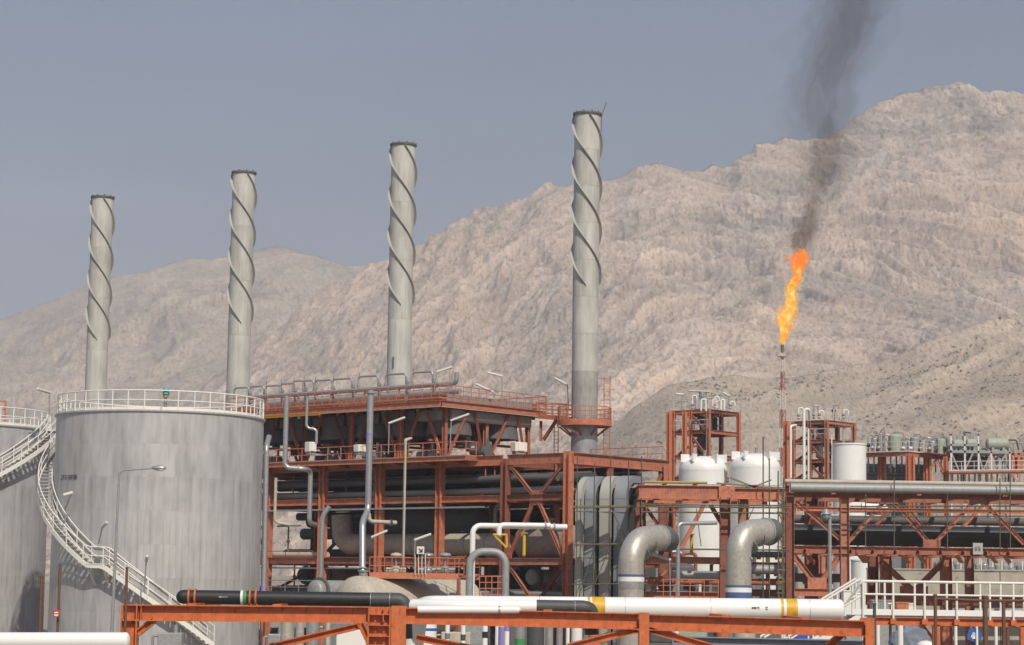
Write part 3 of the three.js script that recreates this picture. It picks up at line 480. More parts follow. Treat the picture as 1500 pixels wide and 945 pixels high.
function marks(o, p, w, h, ink, rects) { // small worn stencil marks, too small to read
  const cv = document.createElement('canvas'); cv.width = 256; cv.height = 64; const x = cv.getContext('2d'); x.clearRect(0, 0, 256, 64); x.fillStyle = ink; for (const q of rects) x.fillRect(...q);
  const tx = new THREE.CanvasTexture(cv); tx.colorSpace = THREE.SRGBColorSpace; const m = new THREE.MeshStandardMaterial({ map: tx, transparent: true, roughness: 0.6 }); m.name = 'stencil marks'; part(o, 'stencil_marks', new THREE.PlaneGeometry(w, h).translate(p.x, p.y, p.z), m, { keepUV: true });
}
{ // black coated pipe with orange clamps
  const d = 53.6, o = thing('black_pipe', 'black coated pipe with orange clamps and green band lying on the gantry', 'pipe', W(430, 877, d)), r = 0.172;
  const A = W(268, 874.5, d), B = W(575, 879, d), C = W(600, 884, d + 0.7), D = W(600, 915, d + 0.9);
  part(o, 'tube', [cyl(A, W(543, 878.5, d), r, 28), ball(A, r * 0.98, 20)], M.black); part(o, 'sleeve', cyl(W(543, 878.5, d), W(572, 879, d), r * 1.02, 28), M.charcoal); part(o, 'elbow', pipe([W(571, 879, d), W(592, 879.3, d), W(594, 935, d + 0.1)], r * 1.03, 0.36, 24), M.charcoal);
  for (const x of [543, 571]) part(o, 'seam', new THREE.TorusGeometry(r * 1.02, 0.012, 6, 28).rotateY(Math.PI / 2).translate(...W(x, 878.7, d).toArray()), M.pipe);
  for (const x of [277, 286, 366.5, 375]) { const p = W(x, lerp(874.5, 878.5, (x - 268) / 275), d); part(o, 'clamp', new THREE.TorusGeometry(r + 0.01, 0.03, 8, 28).rotateY(Math.PI / 2).translate(p.x, p.y, p.z), M.orange); part(o, 'shoe', box(p.clone().add(V3(0, -0.21, 0)), 0.12, 0.16, 0.2), M.orange); }
  marks(o, W(330, 874.5, d).add(V3(0, 0.0, r + 0.01)), 0.27, 0.06, '#9a948c', [[0, 12, 80, 40], [95, 16, 20, 30], [122, 16, 24, 30], [154, 16, 20, 30], [186, 18, 24, 26]]);
  { const p = W(357.5, 875.8, d); part(o, 'green_band', cyl(p.clone().add(V3(-0.015, 0, 0)), p.clone().add(V3(0.07, 0.001, 0)), r + 0.006, 28), M.green); part(o, 'white_band', cyl(p.clone().add(V3(-0.075, 0, 0)), p.clone().add(V3(-0.016, 0.001, 0)), r + 0.006, 28), M.cream); }
}
function printed(o, text, p, w, h, mat = '#3a3a3a') { // flat stencil on a pipe
  const cv = document.createElement('canvas'); cv.width = 256; cv.height = 64; const x = cv.getContext('2d'); x.clearRect(0, 0, 256, 64); x.fillStyle = mat; x.font = 'bold 46px sans-serif'; x.textAlign = 'center'; x.textBaseline = 'middle'; x.fillText(text, 128, 34, 250);
  const tx = new THREE.CanvasTexture(cv); tx.colorSpace = THREE.SRGBColorSpace; const m = new THREE.MeshStandardMaterial({ map: tx, transparent: true, roughness: 0.6 }); m.name = 'stencil'; const g = new THREE.PlaneGeometry(w, h).translate(p.x, p.y, p.z); part(o, 'lettering', g, m, { keepUV: true });
}
{
  const d = 55.2, L = W(655, 888, d), Rr = W(1230, 893.5, d), r = 0.265, o = thing('white_pipe', 'long white pipe with two yellow bands lying along the gantry', 'pipe', W(900, 890, d));
  const at = (x) => { const k = (x - 655) / (1230 - 655); return L.clone().lerp(Rr, k); };
  part(o, 'tube', pipe([L, Rr], r, 0.1, 36), M.white); part(o, 'end_cap', new THREE.SphereGeometry(r, 28, 16).scale(0.5, 1, 1).translate(Rr.x, Rr.y, Rr.z), M.white); part(o, 'elbow', pipe([L.clone().add(V3(0.05, 0, 0)), L.clone().add(V3(-0.45, 0, 0)), L.clone().add(V3(-0.75, -0.1, -0.9)), L.clone().add(V3(-0.95, -1.6, -1.0))], r * 0.97, 0.45, 28), M.white);
  for (const [a, b] of [[867, 886], [860.5, 864.5], [1151, 1167], [1143, 1147]]) part(o, 'yellow_band', cyl(at(a), at(b), r + 0.004, 36), M.yellow);
  for (const x of [790, 915, 1040, 1185]) part(o, 'weld_seam', cyl(at(x), at(x + 0.6), r + 0.004, 36), M.pipe);
  for (const x of [720, 1010, 1225]) part(o, 'shoe', box(at(x).add(V3(0, -0.29, 0)), 0.2, 0.1, 0.3), M.orange);
  marks(o, at(1113).add(V3(0, 0.03, r + 0.01)), 0.46, 0.11, '#55504c', [[0, 20, 26, 24], [30, 18, 30, 28], [70, 14, 10, 34], [84, 14, 22, 8], [96, 26, 10, 26], [190, 12, 30, 8], [210, 20, 10, 14], [192, 34, 10, 16], [190, 48, 34, 8]]);
  marks(o, at(640).add(V3(0, 0.0, r + 0.01)), 0.3, 0.1, '#4a4a48', [[30, 30, 16, 30], [40, 8, 18, 26], [170, 30, 16, 30], [180, 8, 18, 26]]);
}
{
  const d = 52.6, o = thing('white_and_grey_pipe', 'shorter pipe, white then charcoal wrapped, whose grey elbow ends before the yellow band', 'pipe', W(740, 886, d)), r = 0.165;
  part(o, 'white_tube', pipe([W(604, 888, d + 0.4), W(650, 888.5, d), W(786, 889, d)], r, 0.6, 28), M.white); part(o, 'wrapped_tube', cyl(W(786, 889, d), W(842, 890, d), r * 1.03, 28), M.charcoal); part(o, 'wrapped_elbow', pipe([W(841, 890, d), W(857, 890.3, d), W(866, 894, d + 0.1), W(867, 930, d + 0.1)], r * 1.06, 0.3, 24), M.charcoal); part(o, 'seam', new THREE.TorusGeometry(r * 1.05, 0.012, 6, 28).rotateY(Math.PI / 2).translate(...W(842, 890, d).toArray()), M.pipeDull);
  const e = thing('white_pipe', 'thin short white pipe stub lying in front of the long white pipe', 'pipe', W(690, 892, 51.9)); part(e, 'tube', [cyl(W(612, 893, 51.9), W(758, 893.5, 51.9), 0.085, 20), ball(W(758, 893.5, 51.9), 0.084, 16)], M.white); part(e, 'band', cyl(W(730, 893.3, 51.9), W(733, 893.3, 51.9), 0.09, 20), M.pipe);
}
{
  const d = 44, o = thing('white_pipe', 'white pipe with rounded end at the lower left corner', 'pipe', W(60, 938, d)); const a = W(-160, 939, d), b = W(184, 939, d), r = 0.17;
  part(o, 'tube', cyl(a, b, r, 36), M.white); part(o, 'end_cap', new THREE.SphereGeometry(r, 28, 16).scale(0.5, 1, 1).translate(b.x, b.y, b.z), M.white); part(o, 'support_foot', box(V3(W(60, 939, d).x, (b.y - r) / 2, b.z), 0.2, b.y - r, 0.25), M.orange);
}

// ------------------------------------------------------------------ main process rack (left) in plan coordinates s, t
const reds = () => [M.red, M.redB, M.redC, M.redD, M.redE, M.red][Math.floor(rnd() * 6)];
const pick = (...a) => a[0] === M.red || a[0] === M.redB ? reds() : a[Math.floor(rnd() * a.length)];
{
  const o = thing('steel_process_rack', 'large red oxide steel structure of columns, beams and chevron braces right of the tank', 'steel structure', S(16, 6, -EYE));
  const ss = [0, 6.3, 13.15, 19.8, 26.4, 33, 39.6], ts = [0, 6, 11.9];
  for (const s of ss) for (const t of ts) { if (s === 0 && t === 6) continue; part(o, 'column', ibeam(S(s, t, -EYE), S(s, t, s === 0 && t === 0 ? 10.35 : 9.95), 0.55, 0.6, dS, 0.04), pick(M.red, M.redB, M.redC)); part(o, 'base_plate', box(S(s, t, -EYE + 0.03), 1, 0.06, 1), M.redB); }
  for (const [h, dp, tt] of [[9.85, 0.8, [0, 6, 11.9]], [6.9, 0.5, [0, 6, 11.9]], [2.05, 0.52, [0, 6, 11.9]], [-0.95, 0.42, [0, 6, 11.9]]])
    for (const t of tt) for (let i = 0; i < ss.length - 1; i++) part(o, 'beam', ibeam(S(ss[i] + 0.28, t, h - (i % 2) * 0.003), S(ss[i + 1] - 0.28, t, h - (i % 2) * 0.003), dp, 0.32), pick(M.red, M.redB, M.red));
  for (const [h, dp] of [[9.8, 0.85], [6.85, 0.45], [2.0, 0.45], [-1, 0.4]]) for (const s of ss) { if (s === 0 && h < 9) continue; part(o, 'cross_beam', ibeam(S(s, 0.3, h), S(s, 11.6, h), dp, 0.3), pick(M.red, M.redB)); }
  for (const s of [3.2, 9.7, 16.5, 23.1, 29.7, 36.3]) for (const h of [6.85, 2.0]) part(o, 'joist', ibeam(S(s, 0.2, h), S(s, 11.7, h), 0.3, 0.2), M.redB);
  // chevrons in the first bay
  const ch = (s0, h0, s1, h1, t = 0) => part(o, 'brace', [ibeam(S(s0, t, h0), S(s1, t, h1), 0.22, 0.24)], pick(M.red, M.redC));
  ch(0.5, 9.4, 2.7, 7.25); ch(5.8, 9.4, 3.6, 7.25); ch(2.9, 6.6, 0.5, 2.5); ch(3.4, 6.6, 5.8, 2.5); ch(0.5, 1.7, 2.6, -0.7); ch(5.8, 1.7, 3.6, -0.7);
  for (const [s, h] of [[3.15, 7.2], [3.15, 6.6], [3.15, -0.7]]) part(o, 'gusset', bar(S(s - 0.65, 0, h), S(s + 0.65, 0, h), 0.05, 0.55), M.red);
  for (const s of [0.45, 5.85]) for (const h of [9.3, 2.5, 1.7]) part(o, 'gusset', bar(S(s - 0.3, 0, h), S(s + 0.3, 0, h), 0.05, 0.45), M.red);
  for (const [s0, s1] of [[19.8, 26.4], [33, 39.6]]) { ch(s0 + 0.3, 2.0, s1 - 0.3, 6.7, 11.9); ch(s1 - 0.3, 2.0, s0 + 0.3, 6.7, 11.9); }
  for (const [t0, t1] of [[0.3, 6], [6, 11.6]]) part(o, 'brace', ibeam(S(33, t0, -0.7), S(33, t1, 1.7), 0.2, 0.2), M.redB);
  // deck: overhanging floor on the left, open grating towards the corner
  part(o, 'deck_plate', [bar(S(9.4, 5.9, 10.12), S(40, 5.9, 10.12), 14.4, 0.06)], M.redB);
  part(o, 'deck_plate', [bar(S(0.3, 8.8, 10.31), S(9.35, 8.8, 10.31), 6.4, 0.05)], M.redB);
  part(o, 'edge_channel', [bar(S(9.2, -1.36, 10.02), S(40.2, -1.36, 10.02), 0.08, 0.36)], M.redC); part(o, 'edge_channel', [bar(S(9.2, -1.3, 10.02), S(9.2, 13.1, 10.02), 0.08, 0.36)], M.redB);
  part(o, 'edge_lip', [bar(S(9.2, -1.43, 10.2), S(40.2, -1.43, 10.2), 0.16, 0.04)], M.pipeDull);
  for (let s = 10.5; s < 40; s += 3.25) part(o, 'outrigger', ibeam(S(s, -1.3, 9.9), S(s, 0, 9.75), 0.32, 0.2), M.redB);
  railing(o, [S(40, -1.3, 10.18), S(9.3, -1.3, 10.18), S(9.3, -0.1, 10.18)], { mat: M.redC, gap: 1.5, r: 0.04, h: 1.15, mids: 1, toe: 0.12 });
  railing(o, [S(0.2, 12, 10.3), S(9, 12, 10.3)], { mat: M.redC, gap: 1.5, r: 0.035, toe: 0.1 });
  // right hand face: deep girder towards the red tower
  part(o, 'girder', ibeam(S(0, 0.35, 9.85), S(0, 12.6, 9.85), 0.9, 0.4), M.red); 
  part(o, 'hanger', ibeam(S(-0.05, 5.0, 8.1), S(-0.05, 5.0, 9.35), 0.35, 0.4, dT), M.red); part(o, 'gusset', bar(S(-0.05, 4.4, 8.0), S(-0.05, 5.6, 8.0), 0.08, 0.5), M.redC);
  part(o, 'brace', ibeam(S(0, 10.2, 7.2), S(0, 11.7, 9.3), 0.22, 0.22), M.redB);
  for (let k = 0; k < 4; k++) part(o, 'bolt_row', [0, 1, 2].map((q) => cyl(S(-0.3, 0.12, 9.5 + k * 0.2).add(V3(0.05 * q - 0.05, 0, 0)), S(-0.36, 0.12, 9.5 + k * 0.2).add(V3(0.05 * q - 0.05, 0, 0)), 0.03, 6)), M.redB);
  // lower walkway rails
  railing(o, [S(40, -0.6, -0.7), S(20.2, -0.6, -0.7)], { mat: M.pipeDull, gap: 1.6, r: 0.035, toe: 0 });
  railing(o, [S(40, -0.5, 2.35), S(27, -0.5, 2.35)], { mat: M.redB, gap: 1.6, r: 0.03, toe: 0, h: 0.5, mids: 0 });
  for (let k = 0; k < 2; k++) part(o, 'grating', bar(S(20, 1.2 + k * 9, 2.36), S(39.5, 1.2 + k * 9, 2.36), 1.6, 0.04), M.redB);
  // caged ladders beside the last stack
  for (const [s, t] of [[11.8, 12.7]]) { const gs = [], q = 0.22; for (const e of [-q, q]) gs.push(cyl(S(s + e, t, 10.3), S(s + e, t, 14.4), 0.035, 6)); for (let h = 10.5; h < 14.3; h += 0.32) gs.push(cyl(S(s - q, t, h), S(s + q, t, h), 0.022, 5)); part(o, 'ladder', gs, M.redC); }
}

// ------------------------------------------------------------------ air coolers on top
{
  const o = thing('air_cooler_platform', 'red railed platform of air coolers carried on V legs above the steel structure', 'air cooler', S(24, 6, 10.2)), s0 = 13.1, s1 = 38, t1 = 12.7, hd = 14.55;
  part(o, 'deck_plate', bar(S(s0 + 0.2, t1 / 2, hd + 0.02), S(s1, t1 / 2, hd + 0.02), t1, 0.08), M.pipeDull);
  for (const t of [-0.15, t1 + 0.15]) part(o, 'edge_beam', ibeam(S(s0, t, hd + 0.02), S(s1, t, hd + 0.02), 0.46, 0.3), M.redC);
  part(o, 'edge_beam', ibeam(S(s0, 0.02, hd + 0.02), S(s0, t1 - 0.02, hd + 0.02), 0.46, 0.3), M.red);
  part(o, 'edge_lip', [bar(S(s0 - 0.1, -0.36, hd - 0.27), S(s1, -0.36, hd - 0.27), 0.12, 0.05), bar(S(s0 - 0.2, -0.3, hd - 0.27), S(s0 - 0.2, t1, hd - 0.27), 0.12, 0.05)], M.beige);
  railing(o, [S(s1, -0.3, hd + 0.42), S(s0, -0.3, hd + 0.42), S(s0 - 0.1, t1, hd + 0.42)], { mat: M.redC, gap: 0.95, r: 0.035, h: 1.1, toe: 0.1, mids: 2 });
  railing(o, [S(s1, t1 + 0.2, hd + 0.42), S(s0, t1 + 0.2, hd + 0.42)], { mat: M.redB, gap: 2.2, r: 0.035, h: 1.1, toe: 0 });
  for (let k = 0; k < 6; k++) {                      // six bays: header boxes, bundle, plenum, two fans
    const a = s0 + 0.45 + k * 4.1, b = a + 3.8, mid = (a + b) / 2;
    part(o, 'header_box', bar(S(a, 0.75, hd + 0.55), S(b, 0.75, hd + 0.55), 0.5, 0.5), [M.redE, M.redB, M.redD][k % 3]); part(o, 'header_box', bar(S(a, 12, hd + 0.55), S(b, 12, hd + 0.55), 0.5, 0.62), M.redB);
    const plugs = []; for (let q = 0; q < 16; q++) plugs.push(cyl(S(a + 0.15 + q * 0.235, 0.5, hd + 0.65 - (q % 2) * 0.22), S(a + 0.15 + q * 0.235, 0.42, hd + 0.65 - (q % 2) * 0.22), 0.045, 6)); part(o, 'plug_row', plugs, M.pipeDark);
    part(o, 'tube_bundle', bar(S(mid, 1.05, hd + 0.62), S(mid, 11.7, hd + 0.62), 3.7, 0.55), M.pipeDull);
    part(o, 'plenum', bar(S(mid, 1.7, hd - 0.72), S(mid, 11.6, hd - 0.72), 3.7, 0.85), k ? M.pipeDark : M.pipeDull);
    for (const t of [3.4, 9.2]) { const c = S(mid, t, 0); part(o, 'fan_ring', new THREE.CylinderGeometry(1.75, 1.9, 1.1, 28, 1, false).translate(c.x, EYE + hd - 1.72, c.z), M.pipeDark); part(o, 'fan_hub', [cyl(S(mid, t, hd - 2.6), S(mid, t, hd - 1.9), 0.35, 14), bar(S(mid - 1.6, t, hd - 2.3), S(mid + 1.6, t, hd - 2.3), 0.2, 0.25)], M.dark); }
    part(o, 'motor', cyl(S(mid, 5.6, hd - 3.2), S(mid, 5.6, hd - 2.0), 0.35, 14), M.slate); part(o, 'motor_beam', bar(S(mid, 1, hd - 2.75), S(mid, 12, hd - 2.75), 0.22, 0.2), M.redB);
  }
  for (const t of [1.35, 6.3, 11.6]) for (const s of [14.0, 18.9, 24.6, 30.2, 35.8]) {
    part(o, 'leg', ibeam(S(s, t, 10.16), S(s, t, hd - 0.2), 0.32, 0.34, dS), pick(M.red, M.redB));
    for (const e of [-1, 1]) if (s + e * 2 > 12.5) part(o, 'brace', ibeam(S(s + e * 0.2, t, 10.3), S(s + e * 2.1, t, hd - 0.3), 0.18, 0.18), pick(M.red, M.redB, M.redC));
    part(o, 'foot_plate', [bar(S(s - 0.5, t, 10.2), S(s + 0.5, t, 10.2), 0.5, 0.05)], M.redC);
  }
  for (const [ta, tb] of [[1.6, 3.4], [6.0, 4.2], [6.6, 8.4], [11.3, 9.6]]) part(o, 'brace', ibeam(S(13.95, ta, 10.3), S(13.35, tb, hd - 0.3), 0.18, 0.18), M.redB);
  for (let s = 13.6, k = 0; s < 37.5; s += 0.62, k++) part(o, 'clip', bar(S(s, 0.5 + (k % 3) * 0.3, hd - 0.16), S(s + 0.12 + 0.1 * (k % 4), 0.5 + (k % 3) * 0.3, hd - 0.16 - 0.12 * (k % 3)), 0.12, 0.16), [M.redE, M.pipeDull, M.pipeDark, M.redD][k % 4]);
  for (let k = 0; k < 5; k++) part(o, 'joist', bar(S(14 + k * 5, 0.2, hd - 0.3), S(14 + k * 5, 12.4, hd - 0.3), 0.25, 0.3), M.redE);
  // bracketed gangway from the platform to the last stack
  part(o, 'gangway', [bar(S(s0, 12.4, hd - 0.3), S(9.6, 12.4, hd - 0.6), 1.6, 0.18)], M.redC); railing(o, [S(s0, 11.6, hd - 0.2), S(9.7, 11.6, hd - 0.5)], { mat: M.redC, gap: 0.8, r: 0.04, h: 1.15, mids: 3, toe: 0.15 }); railing(o, [S(s0 + 1, 13.2, hd - 0.2), S(9.7, 13.2, hd - 0.5)], { mat: M.redC, gap: 0.8, r: 0.04, h: 1.15, mids: 2, toe: 0.15 });
  part(o, 'gangway_bracket', [ibeam(S(12.6, 12.0, hd - 2.2), S(11.2, 12.0, hd - 0.6), 0.25, 0.2), ibeam(S(12.9, 12.0, hd - 2.3), S(12.9, 12.0, hd - 0.6), 0.25, 0.2)], M.redB);
}
{ // ring platform round the last stack
  const b = st4.b, r = st4.r, y = EYE + 13.55, o = thing('ring_platform', 'red round platform with railing and ladder cage hugging the tallest looking stack', 'platform', V3(b.x, y, b.z));
  const arc = (R, yy) => { const p = []; for (let i = 0; i <= 28; i++) { const a = i / 28 * Math.PI * 2; p.push(V3(b.x + R * Math.cos(a), yy, b.z + R * Math.sin(a))); } return p; };
  part(o, 'floor', new THREE.RingGeometry(r + 0.04, r + 1.15, 40).rotateX(-Math.PI / 2).translate(b.x, y, b.z), M.redB); part(o, 'kerb', new THREE.CylinderGeometry(r + 1.18, r + 1.18, 0.42, 40, 1, true).translate(b.x, y, b.z), M.redC); part(o, 'under_plate', new THREE.RingGeometry(r + 0.04, r + 1.17, 40).rotateX(Math.PI / 2).translate(b.x, y - 0.12, b.z), M.redB);
  railing(o, arc(r + 1.12, y + 0.2), { mat: M.redC, gap: 0.8, r: 0.035, h: 1.15, mids: 2, toe: 0.1 });
  for (let k = 0; k < 8; k++) { const a = k / 8 * Math.PI * 2 + 0.3; part(o, 'bracket', bar(V3(b.x + Math.cos(a) * (r + 0.02), y - 1, b.z + Math.sin(a) * (r + 0.02)), V3(b.x + Math.cos(a) * (r + 1.1), y - 0.2, b.z + Math.sin(a) * (r + 1.1)), 0.1, 0.12), M.redB); }
  const lx = b.x + r + 0.75, lz = b.z + 0.4, gs = []; for (const e of [-0.25, 0.25]) gs.push(cyl(V3(lx + e, EYE + 9.9, lz), V3(lx + e, y + 4.0, lz), 0.03, 6)); for (let h = EYE + 10; h < y + 4; h += 0.33) gs.push(cyl(V3(lx - 0.25, h, lz), V3(lx + 0.25, h, lz), 0.02, 5)); part(o, 'ladder', gs, M.redC);
  for (let h = EYE + 11; h < y + 4; h += 0.9) if (Math.abs(h - y) > 0.4) part(o, 'cage_hoop', new THREE.TorusGeometry(0.42, 0.025, 5, 16, Math.PI).rotateX(Math.PI / 2).translate(lx, h, lz + 0.05), M.redC);
}

// ------------------------------------------------------------------ pipes on and around the cooler platform
const flange = (p, dir, r) => cyl(p.clone().addScaledVector(dir, -0.05), p.clone().addScaledVector(dir, 0.05), r * 1.5, 16);
{
  const t = 2.2, hh = 16.35, o = thing('header_pipe', 'long grey header pipe running along the top of the red cooler platform', 'pipe', S(24, t, hh));
  part(o, 'tube', pipe([S(38, t, hh), S(13.6, t, hh), S(13.6, t, hh + 0.9)], 0.19, 0.4), M.pipe); parts(o, 'saddle', [16, 20, 24, 28, 32, 36].map((s) => bar(S(s, t, 15.4), S(s, t, hh - 0.15), 0.16, 0.16)), M.redB);
  const o2 = thing('header_pipe', 'second grey header pipe behind the loops, a little lower on the cooler platform', 'pipe', S(24, 4.2, 16)); part(o2, 'tube', pipe([S(38, 4.2, 15.95), S(15, 4.2, 15.95)], 0.24), M.pipeDull); parts(o2, 'saddle', [17, 22, 27, 32].map((s) => bar(S(s, 4.2, 15.4), S(s, 4.2, 15.75), 0.16, 0.16)), M.redB);
  const xs = [[604, 631, 543], [565, 592, 546], [525, 551, 549], [487, 513, 553], [461, 484, 555], [444, 457, 555.5], [429, 443, 556], [411, 428, 560], [389, 409, 563], [366, 384, 564], [343, 362, 566]];
  const sOf = (x) => { let lo = 0, hi = 60; for (let i = 0; i < 40; i++) { const m = (lo + hi) / 2, p = S(m, t, 17).project(camera); (p.x + 1) * 750 > x ? lo = m : hi = m; } return lo; };
  xs.forEach(([a, b, y], k) => {
    const sa = sOf(a), sb = sOf(b), top = W((a + b) / 2, y + 2, -S((sa + sb) / 2, t, 17).z).y - EYE, q = thing('pipe_loop', `inverted U pipe loop on top of the cooler platform, ${k ? nth[k] : 'first'} from its near corner`, 'pipe', S((sa + sb) / 2, t, hh), 'pipe loops on top of the cooler platform');
    part(q, 'tube', pipe([S(sa, t, hh - 0.1), S(sa, t, top), S(sb, t + 0.2, top), S(sb, t + 0.4, 15.5)], 0.085, 0.28, 10), M.pipe); parts(q, 'flange', [flange(S(sa, t, hh + 0.35), UP, 0.09), flange(S(sb, t + 0.4, 15.9), UP, 0.09)], M.pipeDull);
    part(q, 'valve', [cyl(S(sb + 0.15, t + 0.4, 16.35), S(sb - 0.55, t + 0.4, 16.35), 0.11, 10), ball(S(sb - 0.25, t + 0.4, 16.35), 0.2, 10)], M.pipeDull); part(q, 'valve_wheel', [new THREE.TorusGeometry(0.15, 0.03, 6, 14).translate(...S(sb - 0.25, t + 0.1, 16.7).toArray()), cyl(S(sb - 0.25, t + 0.4, 16.4), S(sb - 0.25, t + 0.1, 16.7), 0.03, 6), cyl(S(sa - 0.1, t, top), S(sa - 0.1, t, top + 0.35), 0.025, 6)], M.pipeDark);
  });
}
const yellowRoof = thing('yellow_monorail', 'yellow painted hoist beam under the left part of the cooler platform', 'hoist beam', S(30, -0.5, 14.2)); part(yellowRoof, 'beam', ibeam(S(26.5, -0.5, 14.25), S(34, -0.5, 14.25), 0.22, 0.2), M.yellow); part(yellowRoof, 'trolley', box(S(29, -0.5, 14.02), 0.3, 0.2, 0.3), M.dark);
function pxPipe(label, pts, r, mat, { d, bands = [], flanges = [], bend, cat = 'pipe', name = 'process_pipe', group } = {}) { // a pipe through photograph points [x, y, distance]
  const P = pts.map(([x, y, dd]) => W(x, y, dd ?? d)); for (let i = 1; i < P.length; i++) { const [a, b] = [pts[i - 1], pts[i]]; if (Math.abs(a[0] - b[0]) < 9 && Math.abs(a[1] - b[1]) > 12 && (a[2] ?? d) === (b[2] ?? d)) { P[i].x = P[i - 1].x; P[i].z = P[i - 1].z; } }
  const o = thing(name, label, cat, P[0], group); part(o, 'tube', pipe(P, r, bend ?? r * 2.6, 16), mat);
  for (const [i, k, c, len = 0.5] of bands) { const a = P[i], b = P[i + 1], dv = b.clone().sub(a).normalize(), p = a.clone().lerp(b, k); part(o, 'band', cyl(p.clone().addScaledVector(dv, -len / 2), p.clone().addScaledVector(dv, len / 2), r * 1.03, 18), c); }
  for (const [i, k] of flanges) { const a = P[i], b = P[i + 1], dv = b.clone().sub(a).normalize(); part(o, 'flange', flange(a.clone().lerp(b, k), dv, r), M.pipeDull); }
  return { o, P };
}
pxPipe('tall grey riser pipe with violet band, from the platform top down to the tan vessel', [[543, 572, 160], [541.5, 748, 160], [531, 764, 158.5], [531, 842, 156.5]], 0.235, M.pipe, { bands: [[0, 0.37, M.purple, 0.22]], flanges: [[0, 0.02], [2, 0.9]], bend: 0.5 });
pxPipe('grey branch pipe turning right from the tall riser above the beige duct', [[540, 752, 159.6], [541, 764, 159.6], [580, 766, 161]], 0.16, M.beige, { flanges: [[1, 0.8]], bend: 0.3 });
pxPipe('grey pipe with violet band dropping from the loops beside the tank rail', [[420, 580, 172], [418, 685, 172], [446, 687, 172], [455, 690, 173], [454, 766, 173], [462, 769, 174]], 0.2, M.pipe, { bands: [[0, 0.58, M.purple, 0.18]], flanges: [[1, 0.7]], bend: 0.4 });
pxPipe('thin grey drop pipe ending in a short elbow below the platform edge', [[450, 581, 171], [449, 627, 171], [464, 629, 171], [463.5, 650, 171]], 0.11, M.pipe, { bend: 0.3, flanges: [[1, 0.6]] });
pxPipe('grey pipe hugging the right side of the large tank, violet band at its foot', [[394, 640, 137], [390, 655, 136], [385.5, 880, 135.5]], 0.17, M.pipe, { bands: [[1, 0.92, M.purple, 0.35]], flanges: [[1, 0.98]], bend: 0.3 });
pxPipe('pale pipe descending then turning right under the left beam', [[404, 700, 170], [403, 765, 170], [424, 769, 170], [440, 769, 172]], 0.12, M.beige, { bend: 0.35 });
pxPipe('grey pipe bending down beside the column left of the tall riser', [[483, 742, 164], [472, 756, 164], [470, 852, 164]], 0.2, M.pipe, { bend: 0.5, flanges: [[1, 0.97]] });
pxPipe('pair of thin pale pipes before the deck rail, with the shorter one at left', [[589, 838, 158], [590, 643, 158], [601, 642, 158]], 0.06, M.beige, { bend: 0.12 }); pxPipe('thin pale pipe with yellow clip standing right beside a twin pipe', [[590.5, 836, 157.6], [598, 645, 157.6], [603, 642, 158]], 0.085, M.beige, { bend: 0.12, bands: [[0, 0.86, M.yellow, 0.4]] });
pxPipe('white pipe rising behind the grey inverted U pipe and running right', [[691, 874, 150], [694.5, 770, 150], [830, 772, 152]], 0.19, M.white, { bend: 0.55, flanges: [[1, 0.86]] });
pxPipe('second white pipe turning down onto the yellow valve', [[731, 784, 148], [731.5, 769, 148], [806, 770, 149]], 0.175, M.white, { bend: 0.4, flanges: [[1, 0.9]] });
pxPipe('thick grey inverted U pipe standing in front of the white pipes', [[687, 900, 122], [688, 808, 122], [741, 808.5, 122], [742.5, 900, 122]], 0.21, M.pipeDull, { bend: 0.75 });
{ // yellow valve and yellow post
  const p = W(731, 788, 148), o = thing('yellow_valve', 'yellow triangular valve yoke below the end of the second white pipe', 'valve', p); part(o, 'yoke', [bar(W(722, 783, 148), W(743, 783, 148), 0.2, 0.12), bar(W(725, 785, 148), W(742, 802, 148), 0.14, 0.12), bar(W(742, 783, 148), W(743, 801, 148), 0.12, 0.12)], M.yellow); part(o, 'body', ball(W(731, 784, 148.1), 0.26, 14), M.yellowDirty);
  const a = W(768, 781, 151), b = W(767, 815, 151); b.x = a.x; const q = thing('yellow_post', 'yellow pipe support post between the white pipe and the lower beam', 'post', b); part(q, 'post', cyl(b, a, 0.11, 10), M.yellow); part(q, 'plate', box(a, 0.5, 0.06, 0.4), M.yellowDirty);
  const a2 = W(1013, 783, 158), b2 = W(1013, 812, 158); b2.x = a2.x; const q2 = thing('yellow_post', 'yellow post below the truss brace, beside the first curved steel duct', 'post', b2); part(q2, 'post', cyl(b2, a2, 0.12, 10), M.yellow); part(q2, 'plate', box(a2, 0.45, 0.06, 0.4), M.yellowDirty);
}
